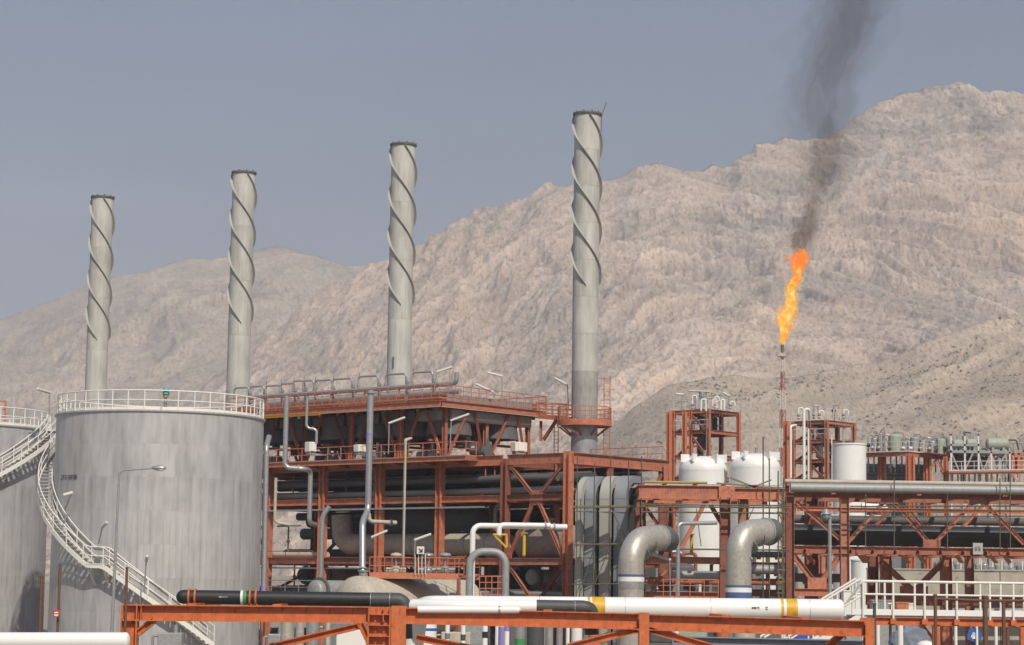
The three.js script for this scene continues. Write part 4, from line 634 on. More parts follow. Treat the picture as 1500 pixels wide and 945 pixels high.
// ------------------------------------------------------------------ inside the rack
{
  const o = thing('insulated_duct', 'fat beige insulated pipe running through the steel structure behind its columns', 'pipe', S(18, 2.6, 3.3)), r = 0.86;
  part(o, 'tube', pipe([S(8.2, 2.6, 3.45), S(26.6, 2.6, 3.45), S(26.8, 2.6, 5.9)], r, 1.5, 28), M.beige); for (const s of [10, 12.2, 15.5, 18, 21.3, 24]) part(o, 'strap', cyl(S(s - 0.06, 2.6, 3.45), S(s + 0.06, 2.6, 3.45), r + 0.015, 28), M.pipeDull); for (const s of [9.7, 16.5, 23.1]) part(o, 'saddle', bar(S(s, 2.6, 2.2), S(s, 2.6, 2.75), 0.5, 1.2), M.redB);
  const v = thing('drum', 'grey brown drum with domed right end under the chevron braces', 'vessel', S(3.8, 3, 3.6)); part(v, 'shell', vessel(S(6.6, 3, 3.55), S(2.0, 3, 3.55), 1.35, 0.7), paint('brown grey drum paint', [0.33, 0.27, 0.23], 0.5)); for (const s of [2.6, 5.6]) part(v, 'saddle', bar(S(s, 3, 2.2), S(s, 3, 2.8), 0.4, 2.0), M.redB); part(v, 'nozzle', [cyl(S(4.4, 3, 4.8), S(4.4, 3, 5.4), 0.3), flange(S(4.4, 3, 5.4), UP, 0.3)], M.pipeDull);
  const k = thing('dark_drum', 'dark drum lying behind the fat beige pipe between the second and fourth columns', 'vessel', S(18, 6.5, 5.4)); part(k, 'shell', vessel(S(13.8, 5.6, 5.2), S(25.6, 5.6, 5.2), 1.4, 0.7), M.pipeDark); parts(k, 'saddle', [15, 24].map((s) => bar(S(s, 5.6, 2.2), S(s, 5.6, 4.4), 0.5, 2)), M.redB);
  const names = [], cnt = {};
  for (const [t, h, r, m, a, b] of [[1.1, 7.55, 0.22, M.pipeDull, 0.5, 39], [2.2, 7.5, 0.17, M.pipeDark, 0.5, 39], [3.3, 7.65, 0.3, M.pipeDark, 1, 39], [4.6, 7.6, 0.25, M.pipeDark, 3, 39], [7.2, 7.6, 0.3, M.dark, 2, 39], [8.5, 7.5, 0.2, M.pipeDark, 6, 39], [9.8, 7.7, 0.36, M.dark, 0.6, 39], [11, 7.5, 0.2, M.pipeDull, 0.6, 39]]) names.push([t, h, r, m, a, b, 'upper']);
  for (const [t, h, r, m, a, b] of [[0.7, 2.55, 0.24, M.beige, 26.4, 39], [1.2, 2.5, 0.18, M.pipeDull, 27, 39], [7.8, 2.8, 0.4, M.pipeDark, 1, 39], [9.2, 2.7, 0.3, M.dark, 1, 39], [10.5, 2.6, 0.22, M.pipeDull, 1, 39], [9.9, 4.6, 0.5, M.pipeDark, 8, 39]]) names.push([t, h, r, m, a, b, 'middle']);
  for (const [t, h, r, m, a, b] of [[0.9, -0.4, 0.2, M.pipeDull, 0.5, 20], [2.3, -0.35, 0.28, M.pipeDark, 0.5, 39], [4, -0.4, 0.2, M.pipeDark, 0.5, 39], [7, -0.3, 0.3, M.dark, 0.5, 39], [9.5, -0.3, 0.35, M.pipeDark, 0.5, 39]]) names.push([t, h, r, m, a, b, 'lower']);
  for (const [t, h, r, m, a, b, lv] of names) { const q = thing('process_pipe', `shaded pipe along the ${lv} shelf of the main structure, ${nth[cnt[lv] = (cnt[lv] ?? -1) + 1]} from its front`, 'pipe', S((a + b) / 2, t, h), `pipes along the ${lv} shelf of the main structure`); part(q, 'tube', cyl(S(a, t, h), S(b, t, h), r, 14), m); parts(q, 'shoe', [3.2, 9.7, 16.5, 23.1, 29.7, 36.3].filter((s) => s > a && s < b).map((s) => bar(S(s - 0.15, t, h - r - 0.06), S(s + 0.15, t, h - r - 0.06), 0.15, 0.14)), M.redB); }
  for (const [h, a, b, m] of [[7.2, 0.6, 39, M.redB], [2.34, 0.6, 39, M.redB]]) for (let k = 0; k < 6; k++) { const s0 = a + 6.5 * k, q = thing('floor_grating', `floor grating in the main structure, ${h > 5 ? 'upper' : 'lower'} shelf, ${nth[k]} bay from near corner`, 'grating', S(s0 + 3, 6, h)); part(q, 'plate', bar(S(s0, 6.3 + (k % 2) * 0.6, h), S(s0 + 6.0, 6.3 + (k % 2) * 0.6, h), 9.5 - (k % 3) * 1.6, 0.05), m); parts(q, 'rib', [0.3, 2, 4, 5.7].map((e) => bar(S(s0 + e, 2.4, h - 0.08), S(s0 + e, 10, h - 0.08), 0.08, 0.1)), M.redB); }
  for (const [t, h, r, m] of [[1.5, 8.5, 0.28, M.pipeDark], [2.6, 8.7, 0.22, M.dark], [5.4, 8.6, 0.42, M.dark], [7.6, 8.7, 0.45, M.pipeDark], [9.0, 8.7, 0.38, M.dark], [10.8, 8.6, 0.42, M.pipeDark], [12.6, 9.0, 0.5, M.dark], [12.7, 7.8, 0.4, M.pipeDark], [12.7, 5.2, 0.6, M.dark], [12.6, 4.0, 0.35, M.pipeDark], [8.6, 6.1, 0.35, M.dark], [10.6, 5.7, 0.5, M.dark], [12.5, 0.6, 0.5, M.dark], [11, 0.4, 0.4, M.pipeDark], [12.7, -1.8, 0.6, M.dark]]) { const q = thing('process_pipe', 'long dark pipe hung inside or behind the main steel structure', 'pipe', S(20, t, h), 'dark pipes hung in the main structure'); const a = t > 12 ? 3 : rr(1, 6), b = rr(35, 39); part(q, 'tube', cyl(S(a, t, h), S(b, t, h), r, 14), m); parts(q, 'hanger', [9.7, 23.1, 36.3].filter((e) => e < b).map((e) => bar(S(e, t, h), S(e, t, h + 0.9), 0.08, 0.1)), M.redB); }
  for (let i = 0; i < 34; i++) { const s = 1.2 + i * 1.12, t = 0.9 + (i * 7 % 9) * 1.2, h0 = [2.4, -0.8, 7.2, 2.4][i % 4], h1 = h0 + [4.2, 2.6, 2.5, 3.2][(i * 3) % 4], q = thing('drop_pipe', 'thin branch pipe dropping between the shelves of the main steel structure', 'pipe', S(s, t, h0), 'branch pipes between the shelves of the main structure'), r = 0.07 + 0.05 * (i % 3), m = [M.pipe, M.beige, M.pipeDark, M.pipeDull, M.redB][i % 5]; part(q, 'tube', pipe([S(s, t + 1.5, h0), S(s, t, h0), S(s, t, h1), S(s + 1.4 * (i % 2 ? 1 : -1), t, h1)], r, r * 3, 8), m); part(q, 'valve', [ball(S(s, t, (h0 + h1) / 2), r * 2.2, 8), cyl(S(s, t, (h0 + h1) / 2), S(s - 0.2, t - 0.45, (h0 + h1) / 2), 0.03, 6)], pick(M.dark, M.pipe, M.redB, M.blueGrey)); }
  for (const [t, h, a, b, n] of [[-0.25, 6.25, 8, 39, 'front'], [5.5, 9.1, 2, 39, 'middle'], [0.4, 1.45, 20.5, 39, 'lowest']]) { const q = thing('cable_tray', `pale ladder cable tray under a beam of the main structure, ${n} one`, 'cable tray', S((a + b) / 2, t, h)); for (const e of [-0.25, 0.25]) part(q, 'side_rail', bar(S(a, t + e, h), S(b, t + e, h), 0.03, 0.12), M.pipe); part(q, 'cables', [0, 1, 2].map((e) => cyl(S(a, t - 0.12 + e * 0.12, h + 0.02), S(b, t - 0.12 + e * 0.12, h + 0.02), 0.045, 6)), M.black); }
  // machines on the lower deck, the pumps and valves under the fans
  for (let i = 0; i < 12; i++) { const s = 10.5 + i * 2.4, t = 1.6 + (i * 37 % 5) * 1.5, q = thing('pump_set', `small pump set under the air coolers, ${nth[i]} from the right end of the deck`, 'pump', S(s, t, 10.15), 'pump sets under the air coolers'); const m = pick(M.dark, M.slate, M.cream, M.pipe); part(q, 'base', box(S(s, t, 10.25), 1.2, 0.2, 0.7), M.redB); part(q, 'motor', cyl(S(s - 0.2, t, 10.75), S(s + 0.8, t, 10.75), 0.32, 14), m); part(q, 'casing', [cyl(S(s - 0.9, t, 10.7), S(s - 0.6, t, 10.7), 0.42, 16), cyl(S(s - 0.75, t, 10.9), S(s - 0.75, t, 11.8), 0.12, 10)], pick(M.pipe, M.pipeDark)); }
  for (const [x, y, d, w, h, lab] of [[455, 655, 176, 0.7, 0.8, 'white control cabinet on the red deck below the yellow hoist beam'], [527, 657, 178, 0.8, 0.6, 'pale junction cabinet on the red deck left of the tall riser'], [689, 652, 180, 0.7, 0.7, 'pale cabinet on the deck under the near corner of the coolers'], [760, 655, 181, 1.3, 0.8, 'broad pale cabinet on the deck near the gangway bracket']]) { const p = W(x, y, d), q = thing('control_cabinet', lab, 'cabinet', p); part(q, 'body', rbox(p, w, h, 0.7, 0.06, 0.7), M.cream); part(q, 'door', box(p.clone().add(V3(0.2, 0, 0.33)), w * 0.5, h * 0.8, 0.05, 0.7), M.white); part(q, 'foot', box(p.clone().add(V3(0, -h / 2 - 0.1, 0)), w * 0.8, 0.2, 0.5, 0.7), M.pipeDull); }
}
{ // tan vessel with platform
  const a = W(523, 886, 150), o = thing('horizontal_vessel', 'tan horizontal vessel with domed end lying behind the black pipe', 'vessel', a), r = 1.95, b = a.clone().addScaledVector(dT, 10.5);
  part(o, 'shell', vessel(a, b, r, 1.15, 48), M.beige); parts(o, 'saddle', [0.15, 0.85].map((k) => { const p = a.clone().lerp(b, k); return box(V3(p.x, p.y / 2 - 0.6, p.z), 0.6, p.y - 1.2, 2.8, 0.85); }), M.redB);
  parts(o, 'weld_ring', [cyl(a.clone().addScaledVector(dT, 0.1), a.clone().addScaledVector(dT, 0.2), r + 0.012, 48), cyl(a.clone().addScaledVector(dT, 5.2), a.clone().addScaledVector(dT, 5.3), r + 0.012, 48)], M.beige);
  const top = a.clone().addScaledVector(dT, 0.55).add(V3(0, r, 0)); part(o, 'nozzle', [cyl(top.clone().add(V3(0, -0.3, 0)), top.clone().add(V3(0, 0.35, 0)), 0.3), flange(top.clone().add(V3(0, 0.35, 0)), UP, 0.26)], M.pipe);
  for (const k of [4.0, 7.5]) { const p = a.clone().addScaledVector(dT, k).add(V3(0, r, 0)); part(o, 'manway', [cyl(p.clone().add(V3(0, -0.3, 0)), p.clone().add(V3(0, 0.45, 0)), 0.35, 18), flange(p.clone().add(V3(0, 0.45, 0)), UP, 0.33)], M.pipeDull); }
  const pf = thing('vessel_platform', 'small red railed service platform above the tan vessel', 'platform', W(600, 842, 151)), f0 = W(541, 844, 150.6), f1 = W(672, 846, 150.6), B0 = f0.clone().add(V3(1.4, 0, -2.2)), B1 = f1.clone().add(V3(1.4, 0, -2.2));
  part(pf, 'floor', bar(f0.clone().lerp(B0, 0.5), f1.clone().lerp(B1, 0.5), 2.3, 0.06), M.redB); part(pf, 'edge_beam', [bar(f0, f1, 0.12, 0.3)], M.redC); part(pf, 'edge_beam', [bar(B0, B1, 0.12, 0.3)], M.redB);
  railing(pf, [B0, f0, f1, B1].map((p) => p.clone().add(V3(0, 0.15, 0))), { mat: M.redC, gap: 0.8, r: 0.035, h: 1.15, mids: 1, toe: 0.12 }); railing(pf, [B0, B1].map((p) => p.clone().add(V3(0, 0.15, 0))), { mat: M.redC, gap: 0.9, r: 0.035, h: 1.15, mids: 1, toe: 0.12 });
  part(pf, 'gate', [0, 1, 2, 3].map((k) => cyl(W(608 + k * 5, 842, 150.4), W(608 + k * 5, 812, 150.4), 0.03, 6)), M.cream); part(pf, 'leg', [f0, f1].map((p) => bar(V3(p.x, 0, p.z), p, 0.2, 0.2, dT)), M.redB);
  const s = W(616, 806, 150.2), sg = thing('notice_board', 'small white notice with black arrow hanging on the vessel platform rail', 'sign', s); part(sg, 'board', box(s, 0.5, 0.5, 0.03), M.cream); part(sg, 'arrow', [bar(s.clone().add(V3(-0.12, 0.1, 0.03)), s.clone().add(V3(0.12, -0.1, 0.03)), 0.05, 0.07), bar(s.clone().add(V3(0.12, 0.12, 0.03)), s.clone().add(V3(0.12, -0.13, 0.03)), 0.05, 0.06), bar(s.clone().add(V3(-0.1, -0.12, 0.03)), s.clone().add(V3(0.15, -0.12, 0.03)), 0.05, 0.05)], M.black);
  for (const [x, m, lab] of [[627, M.pipe, 'grey control valve with round actuator behind the platform rail'], [652, M.pipeDull, 'dull grey valve near the right end of the vessel platform'], [580, M.beige, 'pale valve near the left of the vessel platform']]) { const p = W(x, 836, 151.6), q = thing('control_valve', lab, 'valve', p); part(q, 'body', [cyl(p.clone().add(V3(-0.7, 0, 0)), p.clone().add(V3(0.7, 0, 0)), 0.22, 14), ball(p, 0.36, 14)], m); part(q, 'stem', cyl(p, p.clone().add(V3(0, 1, 0)), 0.07, 8), M.pipe); part(q, 'actuator', new THREE.SphereGeometry(0.42, 16, 10).scale(1, 0.45, 1).translate(p.x, p.y + 1.05, p.z), m); }
  const h = W(455, 866, 152), hx = thing('exchanger', 'dull grey exchanger channel behind the black pipe left of the tan vessel', 'heat exchanger', h); part(hx, 'shell', vessel(W(462, 866, 151), W(462, 866, 151).addScaledVector(dT, 5), 0.75, 0.35), M.pipeDull); part(hx, 'saddle', box(V3(W(462, 866, 151).x + 1.5, W(462, 866, 151).y / 2 - 0.3, -152.5), 0.4, W(462, 866, 151).y - 0.6, 1.2, 0.85), M.redB); part(hx, 'flange', [cyl(W(462, 866, 151).addScaledVector(dT, 0.3), W(462, 866, 151).addScaledVector(dT, 0.5), 0.95, 24)], M.pipeDark);
}
floodlight('tube lamp on the platform corner before the tall slope, just right of the pipe loops', W(636, 572, 176), W(640, 545, 176), W(661, 538, 176));
floodlight('tube lamp leaning out over the long platform rail, low against the slope', W(727, 578, 178), W(722, 574, 178), W(698, 563, 178));
floodlight('tube lamp on a thin mast behind the platform rail, pointing left', W(736, 590, 184), W(735, 551, 184), W(715, 546, 184));
floodlight('tube lamp at the left of the last stack, pointing up left', W(833, 600, 181), W(831, 564, 181), W(813, 554, 181));
floodlight('bright tube lamp below the platform edge under its near corner', W(659, 660, 171), W(661, 616, 171), W(686, 607, 171));
floodlight('bright tube lamp under the ring platform of the last stack', W(818, 624, 179), W(831, 627, 179), W(849, 635, 179));
floodlight('bright tube lamp under the cooler platform left of the near corner', W(569, 665, 170), W(570, 620, 170), W(592, 612, 170));
floodlight('bright tube lamp right of the tall riser, above the beige pipe', W(545, 790, 156), W(545, 787, 156), W(566, 778, 156));
floodlight('tube lamp above the notice board on the vessel platform', W(607, 815, 150), W(608, 791, 150), W(630, 783, 150));

// ------------------------------------------------------------------ grey ducts bending back at the right end, with scaffold
function rectSweep(P, side, w, h) { // a rectangular duct along P, each face smooth along its length
  const ring = P.map((p, i) => { const t = P[Math.min(P.length - 1, i + 1)].clone().sub(P[Math.max(0, i - 1)]).normalize(), n = t.clone().cross(side).normalize(); return [[-1, -1], [1, -1], [1, 1], [-1, 1]].map(([a, b]) => p.clone().addScaledVector(side, a * w / 2).addScaledVector(n, b * h / 2)); });
  const gs = []; for (let f = 0; f < 4; f++) { const pos = [], idx = []; ring.forEach((r) => { for (const q of [r[f], r[(f + 1) % 4]]) pos.push(q.x, q.y, q.z); }); for (let i = 0; i < ring.length - 1; i++) idx.push(i * 2, i * 2 + 1, i * 2 + 2, i * 2 + 1, i * 2 + 3, i * 2 + 2); const g = new THREE.BufferGeometry(); g.setAttribute('position', new THREE.Float32BufferAttribute(pos, 3)); g.setIndex(idx); g.computeVertexNormals(); gs.push(g); }
  return mergeGeometries(gs);
}
const DD = V3(0.42, 0, -0.9075);
[[848.5, 9, M.duct, 'leftmost'], [864, 13, M.ductBlue, 'second from the left'], [886.5, 15, M.duct, 'third from the left'], [909.5, 19, M.ductBlue, 'rightmost']].forEach(([x, wpx, mat, which], k) => {
  const d = 157 + k * 0.5, w = wpx / FPX * d, c = W(x, 790, d), yt = W(x, 702 - k * 0.5, d).y, o = thing('flue_duct', `grey flat duct curving back at its top, ${which} of four`, 'duct', V3(c.x, 0, c.z), undefined), dep = 0.5, R = 1.5;
  const path = []; path.push([0, 0]); path.push([yt - R, 0]); for (let i = 1; i <= 10; i++) { const a = i / 10 * Math.PI / 2; path.push([yt - R + Math.sin(a) * R, R - Math.cos(a) * R]); } path.push([yt, R + 3.2]);
  const piece = (from, to, out, mat, name) => part(o, name, rectSweep(path.slice(from, to + 1).map(([y, e]) => V3(c.x, y, c.z).addScaledVector(DD, e)), V3(-DD.z, 0, DD.x), w + out, dep + out), mat);
  piece(0, 1, 0, mat, 'riser'); piece(1, 11, 0.01, mat, 'bend'); piece(11, 12, 0, mat, 'tail');
  for (let y = 1.2; y < yt - R; y += 3.3) part(o, 'stiffener', box(V3(c.x, y, c.z), w + 0.07, 0.07, dep + 0.08, -0.52), mat);
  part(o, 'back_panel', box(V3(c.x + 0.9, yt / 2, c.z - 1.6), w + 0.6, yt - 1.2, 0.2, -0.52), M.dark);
});
{
  const o = thing('scaffold', 'thin dark pole scaffold standing in front of the four grey ducts', 'scaffold', W(890, 850, 153)), d = 154.3;
  for (const x of [846, 871, 894.5, 921, 940]) for (const e of x === 846 || x === 940 ? [0, 2.0] : [0]) { const t = W(x, e ? 668 : 690 - (x % 7) * 4, d + e), b = t.clone(); b.y = 0; part(o, 'upright', cyl(b, t, 0.04, 6), M.scaff); }
  for (const y of [744, 798, 856]) for (const e of [0]) part(o, 'ledger', cyl(W(838, y, d + e - 0.06), W(948, y - 1, d + e - 0.06), 0.04, 6), y === 798 || y === 856 ? M.scaff : pick(M.scaff, M.redB));
  for (const y of [742, 797.5]) for (let k = 0; k < 3; k++) part(o, 'plank', bar(W(840, y, d + 0.3 + k * 0.5), W(944, y - 1, d + 0.3 + k * 0.5), 0.42, 0.08), M.plank);
  for (const [x0, y0, x1, y1] of [[846, 880, 871, 800], [894, 742, 921, 798], [871, 856, 894, 800]]) part(o, 'diagonal', cyl(W(x0, y0, d - 0.12), W(x1, y1, d - 0.12), 0.033, 6), M.scaff);
}

// ------------------------------------------------------------------ right hand pipe rack
const LX = (x, y, d) => W(x, y, d);
{
  const o = thing('steel_pipe_rack', 'red oxide pipe rack with diagonal truss crossing the right side behind the white walkway', 'pipe rack', V3(W(1230, 800, 152).x, 0, -156)), d = 150;
  const Z = [-150, -156.5, -163], XS = [946, 1062, 1157, 1237, 1297.5, 1385, 1460, 1540, 1640].map((x, i) => W(x, 760, i > 3 && i < 6 ? 156.5 : 150).x);
  const hTop = (x) => yp(x, 723, d), yTop = yp(1240, 723, d), yMid = yp(1240, 806, d), yLow = yp(1240, 870, d), yHi = yp(1060, 722, d);
  const col = (X, z, y, w = 0.55) => part(o, 'column', ibeam(V3(X, 0, z), V3(X, y, z), w, w * 0.95, V3(1, 0, 0), 0.04), pick(M.red, M.redB));
  col(XS[1], Z[0], yHi - 0.3, 0.7); col(XS[2], Z[0], yTop - 0.25, 0.56); col(XS[3], Z[0], yTop - 0.25, 0.6); col(XS[7], Z[0], yTop - 0.3, 0.6); col(XS[0], Z[1], yHi - 0.3, 0.8); col(W(979, 760, 160).x, Z[2], yHi - 0.3, 0.95); col(W(1088, 760, 157).x, Z[1], yHi, 0.7); col(XS[2] + 0.6, Z[1], yTop, 0.5); col(W(1190, 760, 156).x, Z[1], yTop, 0.9);
  for (const X of [XS[4], XS[5], XS[7] + 3]) col(X, Z[1], yMid - 0.2, 0.75);
  col(W(1279, 840, 163).x, Z[2], yMid, 0.7); col(W(1420, 840, 163).x, Z[2], yMid, 0.6);
  const bm = (x0, x1, y, z, h, w = 0.32, m) => part(o, 'beam', ibeam(V3(x0, y, z), V3(x1, y, z), h, w), m ?? pick(M.red, M.redB));
  // left bay
  bm(W(936, 720, 150).x, XS[1] - 0.4, yHi, Z[0], 0.95, 0.4, M.red); bm(XS[1] + 0.4, XS[2] - 0.3, yHi - 0.05, Z[0], 0.75, 0.4, M.redC); bm(W(934, 720, 157).x, XS[2], yHi + 0.05, Z[1], 0.7); bm(W(934, 720, 163).x, XS[2], yHi + 0.1, Z[2], 0.7);
  part(o, 'gusset', rbox(V3(XS[1] + 0.1, yHi, Z[0] + 0.22), 1.1, 0.95, 0.05, 0.02), M.redC); for (let k = 0; k < 5; k++) part(o, 'bolt', cyl(V3(XS[1] + 0.25 + (k % 2) * 0.2, yHi - 0.35 + k * 0.18, Z[0] + 0.24), V3(XS[1] + 0.25 + (k % 2) * 0.2, yHi - 0.35 + k * 0.18, Z[0] + 0.3), 0.035, 6), M.red);
  for (const x of [942, 975, 1020, 1062, 1108, 1157]) part(o, 'cross_beam', ibeam(V3(W(x, 720, 150).x, yHi + 0.35, Z[0] - 0.3), V3(W(x, 720, 150).x, yHi + 0.35, Z[2]), 0.5, 0.3), M.redB);
  for (const [x0, x1, y, z] of [[938, 1062, 820, 1], [940, 1062, 871, 1], [1062, 1157, 828, 1], [1064, 1157, 868, 1], [938, 1157, 850, 2]]) { const A = W(x0, y, -Z[z]), B = W(x1, y, -Z[z]); bm(A.x, B.x, A.y, Z[z] + 0.01, 0.5); }
  const br = (x0, y0, x1, y1, dd, w = 0.24, m) => part(o, 'brace', ibeam(W(x0, y0, dd), W(x1, y1, dd), w, w), m ?? pick(M.redB, M.red));
  br(998, 803, 1031, 740, 156, 0.3); br(1072, 792, 1041, 740, 151, 0.3); br(965, 770, 947, 745, 156); br(955, 862, 975, 835, 158, 0.3); br(1100, 800, 1085, 768, 157);
  // truss to the right
  const xEnd = XS[8];
  bm(XS[2] + 0.3, xEnd, yTop, Z[0], 0.6, 0.4, M.redB); bm(XS[2] + 0.3, xEnd, yTop, Z[1], 0.6, 0.4); bm(XS[2] + 0.3, xEnd, yMid, Z[0] + 0.002, 0.52, 0.4, M.redB); bm(XS[2] + 0.3, xEnd, yMid, Z[1], 0.55, 0.4); bm(XS[2] + 0.3, W(1228, 870, 150).x, yp(1200, 868, 150), Z[0], 0.5, 0.35);
  bm(XS[2] + 0.5, xEnd, yTop - 1.1, Z[0], 0.28, 0.25, M.redC); bm(XS[4] - 2, XS[7] + 4, yp(1340, 880, 156), Z[1], 0.7, 0.4, M.redB);
  for (const [x0, y0, x1, y1] of [[1240, 797, 1297, 733], [1309, 735, 1362, 797], [1368, 797, 1427, 735], [1440, 735, 1500, 797], [1508, 797, 1560, 735], [1166, 735, 1230, 790]]) br(x0, y0, x1, y1, 150.02, 0.26);
  for (const [x0, y0, x1, y1] of [[1255, 800, 1310, 740], [1325, 740, 1375, 800], [1385, 800, 1440, 740]]) br(x0, y0, x1, y1, 156.5, 0.22);
  br(1290, 822, 1336, 864, 156.4, 0.4); br(1383, 822, 1342, 864, 156.4, 0.4); br(1164, 815, 1192, 852, 150.02, 0.36, M.red); br(1230, 815, 1203, 852, 150.02, 0.36, M.red); br(1340, 905, 1376, 950, 156.4, 0.4); part(o, 'gusset', rbox(W(1197, 855, 149.9), 1.3, 0.8, 0.06, 0.02), M.redC); part(o, 'gusset', rbox(W(1339, 868, 156.3), 2.0, 0.9, 0.06, 0.02), M.redB); part(o, 'gusset', rbox(W(1365, 797, 149.9), 1.2, 0.6, 0.06, 0.02), M.redB); part(o, 'gusset', rbox(W(1303, 733, 149.9), 1.2, 0.5, 0.06, 0.02), M.redB); part(o, 'gusset', rbox(W(1433, 733, 149.9), 1.2, 0.5, 0.06, 0.02), M.redB);
  for (let x = 1180; x < 1640; x += 33) { part(o, 'cross_beam', ibeam(V3(W(x, 800, 150).x, yMid - 0.1, Z[0] + 0.5), V3(W(x, 800, 150).x, yMid - 0.1, Z[2]), 0.3, 0.2), pick(M.redC, M.redB)); if (x % 2) part(o, 'cross_beam', ibeam(V3(W(x, 720, 150).x, yTop, Z[0] - 0.3), V3(W(x, 720, 150).x, yTop, Z[2]), 0.35, 0.25), M.redB); }
  for (const x of [1182, 1258, 1264, 1322, 1345, 1400, 1450, 1470]) part(o, 'strut', bar(W(x, 812, 149.8), W(x + 9, 824, 152), 0.3, 0.1), M.redC);
  part(o, 'hanging_plate', rbox(W(1195, 755, 151), 0.75, 1.3, 0.2, 0.03), M.redC);
  const sg = thing('notice_board', 'small pale notice with dark marks fixed to the lower truss chord', 'sign', W(1432.5, 804, 149.6)); part(sg, 'board', box(W(1432.5, 804, 149.6), 0.66, 0.78, 0.03), M.duct); part(sg, 'backing', box(W(1432.5, 804, 149.64), 0.7, 0.82, 0.02), M.dark); marks(sg, W(1432.5, 803.5, 149.55).add(V3(0, 0, 0.04)), 0.5, 0.34, '#5a5552', [[20, 20, 30, 14], [50, 6, 30, 20], [60, 30, 40, 24], [140, 6, 34, 16], [176, 14, 40, 12], [150, 34, 60, 16], [196, 48, 24, 12], [30, 46, 20, 14]]);
}
const run = (label, x0, y0, x1, y1, d, r, m, name = 'process_pipe', group) => { const a = W(x0, y0, d), b = W(x1, y1, d); b.y = a.y; const o = thing(name, label, 'pipe', a.clone().lerp(b, 0.5), group); part(o, 'tube', cyl(a, b, r, 18), m); const n = Math.max(2, Math.round(a.distanceTo(b) / 6)); parts(o, 'shoe', [...Array(n).keys()].map((k) => { const p = a.clone().lerp(b, (k + 0.5) / n); return box(V3(p.x, p.y - r - 0.06, p.z), 0.3, 0.14, 0.2); }), M.redB); return o; };
run('long grey pipe on top of the right truss, the thick one in front', 1158, 714, 1660, 708, 149.4, 0.31, M.pipeDull);
run('thin pale pipe above and behind the thick grey pipe on the right truss', 1150, 705, 1660, 695, 157, 0.16, M.beige);
run('thin dull pipe along the top of the left part of the right rack', 938, 711, 1150, 709, 151.5, 0.15, M.pipeDull);
run('worn yellow brown tube on top of the rack below the white tanks', 944, 706, 1036, 711, 156, 0.09, M.yellowDirty);
run('fat black pipe lying inside the right truss', 1160, 783, 1660, 784, 153.5, 0.72, M.black);
run('dark pipe above the fat black pipe inside the right truss', 1150, 760, 1660, 758, 159, 0.3, M.pipeDark);
run('dark pipe under the front of the right truss', 1160, 846, 1236, 846, 152, 0.3, M.pipeDark);
run('white pipe inside the right truss near its left end', 1176, 760, 1300, 762, 162, 0.34, M.white);
run('dull pipe with couplings between the two curved steel ducts', 985, 842, 1062, 842, 156, 0.3, M.pipeDull); run('dull pipe between the second curved steel duct and the truss column', 1098, 834, 1150, 834, 156, 0.34, M.pipeDull); run('dark pipe right of the second curved duct, the upper one', 1098, 812, 1152, 812, 154, 0.22, M.pipeDark);
pxPipe('white pipe bending back over the truss left of the first diagonal', [[1262, 742, 160], [1300, 744, 160], [1301, 762, 160], [1240, 766, 160]], 0.26, M.white, { bend: 0.5 });
pxPipe('pale thin pipe standing in front of the truss column, bent at its top', [[993, 882, 140], [993, 767, 140], [1050, 766, 141]], 0.13, M.pipe, { bend: 0.3 });
pxPipe('thin grey pipe with silver collar before the right truss', [[1216, 884, 142], [1216, 752, 142], [1209, 750, 143]], 0.12, M.pipe, { bend: 0.2 });
{ const p = W(1210, 757, 142), o = thing('wall_lamp', 'blue white round lamp fixed on the thin grey pipe in the truss', 'lamp', p); part(o, 'housing', [ball(p, 0.3, 14)], M.slate); part(o, 'hood', cyl(p.clone().add(V3(0, 0.15, 0)), p.clone().add(V3(0, 0.5, 0)), 0.36, 16, 0.12), M.pipe); }
